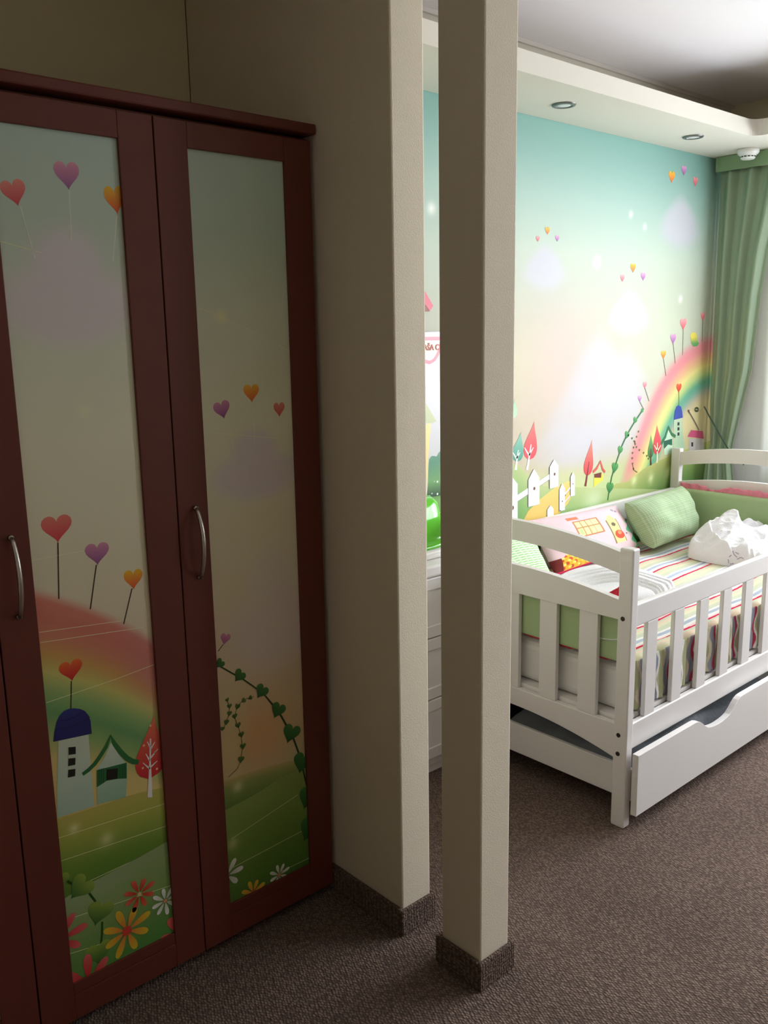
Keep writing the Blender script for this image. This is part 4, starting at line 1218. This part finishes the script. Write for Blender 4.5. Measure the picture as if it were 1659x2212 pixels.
def tub():
    bm = bmesh.new(); rings = []
    cx, cy, z0 = 1.93, 2.075, 0.765
    prof = [(1.0, 0.0), (1.0, 0.016), (0.955, 0.018), (0.92, 0.022), (0.86, 0.080), (0.78, 0.130), (0.66, 0.148), (0.0, 0.152)]
    for r, z in prof:
        if r == 0: rings.append([bm.verts.new((cx, cy, z0+z))]); continue
        ring = []
        for k in range(48):
            t = 2*pi*k/48
            ct, st = cos(t), sin(t)
            e = 0.55
            ring.append(bm.verts.new((cx+0.16*r*math.copysign(abs(ct)**e, ct), cy+0.098*r*math.copysign(abs(st)**e, st), z0+z+0.012*(z > .02)*cos(t))))
        rings.append(ring)
    for a, b in zip(rings, rings[1:]):
        for k in range(48):
            if len(b) == 1: bm.faces.new((a[k], a[(k+1) % 48], b[0]))
            else: bm.faces.new((a[k], a[(k+1) % 48], b[(k+1) % 48], b[k]))
    return bm
o = obj('plastic_tub', tub(), M_greenpl, smooth=True)
tag(o, 'bright green glossy plastic tub upside down on the changing mat', 'tub')

# ------------------------------------------------------------------ poster
PYY = YW-0.0085
pw0, pw1 = 1.98, 2.46
zt_ = at(935, 715.5, 1, PYY)[2]; zb_ = at(930, 1074, 1, PYY)[2]
po = thing('poster', 'white storybook poster with a red-edged banner hanging on the painted wall', 'poster', ((pw0+pw1)/2, YW-.005, zb_))
ps = Print(PYY, pw0, pw1, zb_, zt_, 0.02, lambda X, Z: np.full(X.shape+(3,), 1.0)*np.array((214, 212, 217)))
ps.up()
ps.poly([(pw0, zt_-.003), (pw1, zt_-.003), (pw1, zt_), (pw0, zt_)], (130, 120, 126))
def pj(pix): return [ps.w(*p) for p in pix]
bt = [(900, 775), (910, 781), (920, 785), (927, 787), (934, 784), (941, 779), (947, 769), (952, 757), (956, 745), (958, 727)]
ps.ppoly([(890, 728)]+[(890, 765)]+bt, (222, 92, 112)); ps.up()
ps.ppoly([(890, 736), (890, 758)]+[(900, 767), (910, 773), (920, 777), (927, 779), (933, 777), (938, 772), (943, 762), (947, 752), (950, 735.5)], (242, 232, 204))
ps.layer -= 1
ps.poly([(ps.w(918, 838)[0]-.035+.04*cos(t/20*2*pi), ps.w(918, 838)[1]+.028*sin(t/20*2*pi)) for t in range(20)], (240, 206, 206))
ps.ppoly([(880, 915), (900, 860), (918, 868), (930, 888), (943, 911), (930, 914)], (196, 204, 160))
ps.ppoly([(880, 915), (921, 917), (931, 913), (927, 960), (923, 1040), (921, 1075), (880, 1075)], (246, 226, 156))
ps.up()
ps.ppoly([(922, 1073), (925, 1040), (926, 1000), (927, 992), (932, 985), (938, 985), (943, 986), (947, 979), (953, 972), (968, 968), (985, 985), (990, 1030), (985, 1072), (950, 1075)],
         lambda X, Z: ramp(((Z-zb_)/.22).clip(0, 1), [(0, (60, 84, 70)), (.14, (60, 96, 78)), (.2, (110, 160, 110)), (.36, (140, 180, 120)), (.42, (86, 140, 120)), (1, (136, 184, 150))]))
ps.up()
for x, y, r_ in ((944.7, 1040.5, 2.6), (944.7, 1067, 2.6), (933, 1066, 1.6), (938, 1040, 1.2), (927.5, 1071, 1.4), (955, 1050, 2)):
    c = ps.w(x, y); rr = ps.size(x, y, 2*r_)/2; ps.poly([(c[0]+rr*cos(t/10*2*pi), c[1]+rr*sin(t/10*2*pi)) for t in range(10)], (226, 244, 226))
o = ps.build('sheet', M_print, po, extra=box_vf(pw0, pw1, PYY+.0002, YW-.0062, zb_, zt_), m2=M_whitefurn)
def text_mesh(body, size, ext=0.0006):
    cu = bpy.data.curves.new('lettering', 'FONT'); cu.body = body; cu.size = size; cu.extrude = ext; cu.offset = 0.0006
    to = bpy.data.objects.new('tmp_text', cu); COL.objects.link(to); bpy.context.view_layer.update()
    me = bpy.data.meshes.new_from_object(to.evaluated_get(bpy.context.evaluated_depsgraph_get()))
    bpy.data.objects.remove(to); bpy.data.curves.remove(cu)
    return me
hgt = abs(ps.w(929, 743)[1]-ps.w(929, 756)[1])
me = text_mesh('A\u0160A C', hgt*1.36)
me.materials.append(mat('rose_ink', (206, 130, 130), .6, .3))
to = bpy.data.objects.new('lettering', me); COL.objects.link(to)
q = ps.w(914.5, 757)
to.matrix_world = Matrix.Translation((q[0], PYY-.0018, q[1])) @ Matrix.Rotation(pi/2, 4, 'X')
to.parent = po; to.matrix_parent_inverse = Matrix.Translation(-Vector(po.location))
to['label'] = 'rose-coloured letters on the banner'

# ================================================================== CURTAINS
cu = thing('curtain', 'green drape gathered at the left of the window beside the mural wall', 'curtain', (4.10, 2.08, 0.02))
zk = [0.02, 0.35, 0.70, 0.86, 0.90, 1.255, 1.594, 1.80, 2.2]
yr = [1.96, 1.985, 2.02, 2.052, 2.050, 1.980, 1.958, 1.934, 1.855]
nz, ny_ = 120, 150
Z = np.linspace(0.02, 2.17, nz)[:, None]; U = np.linspace(0, 1, ny_)[None]
YR = np.interp(Z, zk, yr); YL = np.interp(Z, [0.02, 0.7, 0.9, 1.1, 2.2], [2.185, 2.17, 2.168, 2.18, 2.186])
dens = np.interp(Z, [0.02, 0.9, 2.2], [.8, .5, 1.0])
fold = 0.022*np.sin(2*pi*(U*3.1+.25))+0.007*np.sin(2*pi*(U*6.3+.4)+Z)
P = np.stack([4.112+fold*dens-0.004-0.085*np.interp(Z, [0.0, 0.5, 0.84, 0.88], [1, 1, .35, 0])*(1-0.6*U), YL*(1-U)+YR*U+0.006*np.sin(2*pi*U*3.1+1)*dens, Z+0*U], -1)
o = grid_print('drape', P, np.ones(P.shape)*200, M_curtain, 0.002); adopt(o, cu)
bm = bmesh.new()
add_tube(bm, [tuple(at(x, y, 0, 4.075)) for x, y in ((1521, 878), (1531, 897), (1545, 922), (1560, 948), (1575, 973), (1592, 990), (1607, 1004))], 0.0035, 8)
tb_ = part('tieback', bm, M_cord, cu, smooth=True); tb_['label'] = 'dark cord tieback'
pel = obj('curtain_pelmet', bx(4.062, 4.072, -1.3, 2.190, 2.163, SOFF-.001), M_pelmet, bevel=.002)
tag(pel, 'green fabric-covered pelmet band under the soffit above the drape', 'pelmet')
bm = bmesh.new()
for y in [i*0.12-1.2 for i in range(28)]: add_box(bm, 4.10, 4.13, y, y+.01, 2.185, SOFF-.0005)
add_box(bm, 4.095, 4.135, -1.25, 2.19, 2.175, 2.186)
rr_ = obj('curtain_rail', bm, M_plastic); tag(rr_, 'white curtain rail fixed under the soffit behind the pelmet', 'curtain rail')
sh = thing('sheer_curtain', 'white voile sheer hanging across the window to the right of the drape', 'curtain', (4.15, 0.4, 0.03))
M_sheer2 = translucent('sheer_voile_thin', (228, 232, 238), 0.46, 0.5)  # thinner voile, lets more daylight reach the columns than the mural
def voile(ya, yb_, root, m=None):
    Y_ = np.linspace(ya, yb_, 240)[None]; Z = np.linspace(0.03, 2.172, 40)[:, None]
    fx = 0.010*np.sin(2*pi*Y_/0.19+.9*np.sin(Y_*5)+.5*(2.2-Z))+0.003*np.sin(2*pi*Y_/0.08)
    P = np.stack([4.158+fx*(0.75+.25*(2.2-Z)), Y_+0*Z, Z+0*Y_], -1)
    o = grid_print('voile', P, np.ones(P.shape)*240, m or M_sheer); adopt(o, root)
voile(2.12, 1.20, sh)
sh2 = thing('sheer_curtain', 'second white voile sheer, added out of view on the far side of the window to shape the daylight', 'curtain', (4.15, 0.0, 0.03))
voile(0.66, -1.20, sh2, M_sheer2)  # unseen sheer added to shape the daylight, open gap beside it

# ================================================================== CEILING FITTINGS
def downlight(px, py, label):
    p = at(px, py, 2, SOFF)
    t = thing('downlight', label, 'ceiling light', (p[0], p[1], SOFF), 'recessed downlights in the soffit')
    bm = bmesh.new(); add_lathe(bm, [(.028, -.001), (.030, -.006), (.040, -.005), (.043, -.0005)], (p[0], p[1], SOFF), 36); part('ring', bm, M_ring, t, smooth=True)
    bm = bmesh.new(); add_lathe(bm, [(0, -.0055), (.018, -.005), (.029, -.0025), (.029, -.0008)], (p[0], p[1], SOFF), 36); part('lens', bm, M_lens, t, smooth=True)
downlight(1218, 226, 'round recessed downlight in the soffit nearer the column')
downlight(1497, 295, 'round recessed downlight in the soffit nearer the curtain')
sd = thing('smoke_detector', 'white round smoke detector on the soffit above the curtain', 'smoke detector', (4.0, 2.005, SOFF))
bm = bmesh.new(); add_lathe(bm, [(0, -.0005), (.046, -.0005), (.047, -.014), (.042, -.022), (.036, -.026), (.030, -.040), (.026, -.043), (0, -.044)], (4.0, 2.005, SOFF), 40)
part('housing', bm, M_plastic, sd, smooth=True)
bm = bmesh.new()
for a in range(14):
    a_ = 3.606+0.12+a*2*pi/14
    c_, s_ = cos(a_), sin(a_); R0 = .0335
    v = [Vector((4.0+R0*cos(a_+d), 2.005+R0*sin(a_+d), SOFF+z)) for d, z in ((-.16, -.029), (.16, -.029), (.16, -.036), (-.16, -.036))]
    v2 = [x+Vector((c_*.0006, s_*.0006, 0)) for x in v]
    A = [bm.verts.new(x) for x in v]; B = [bm.verts.new(x) for x in v2]
    bm.faces.new(A); bm.faces.new(B)
    for k in range(4): bm.faces.new((A[k], A[(k+1) % 4], B[(k+1) % 4], B[k]))
part('vents', bm, M_dark, sd)
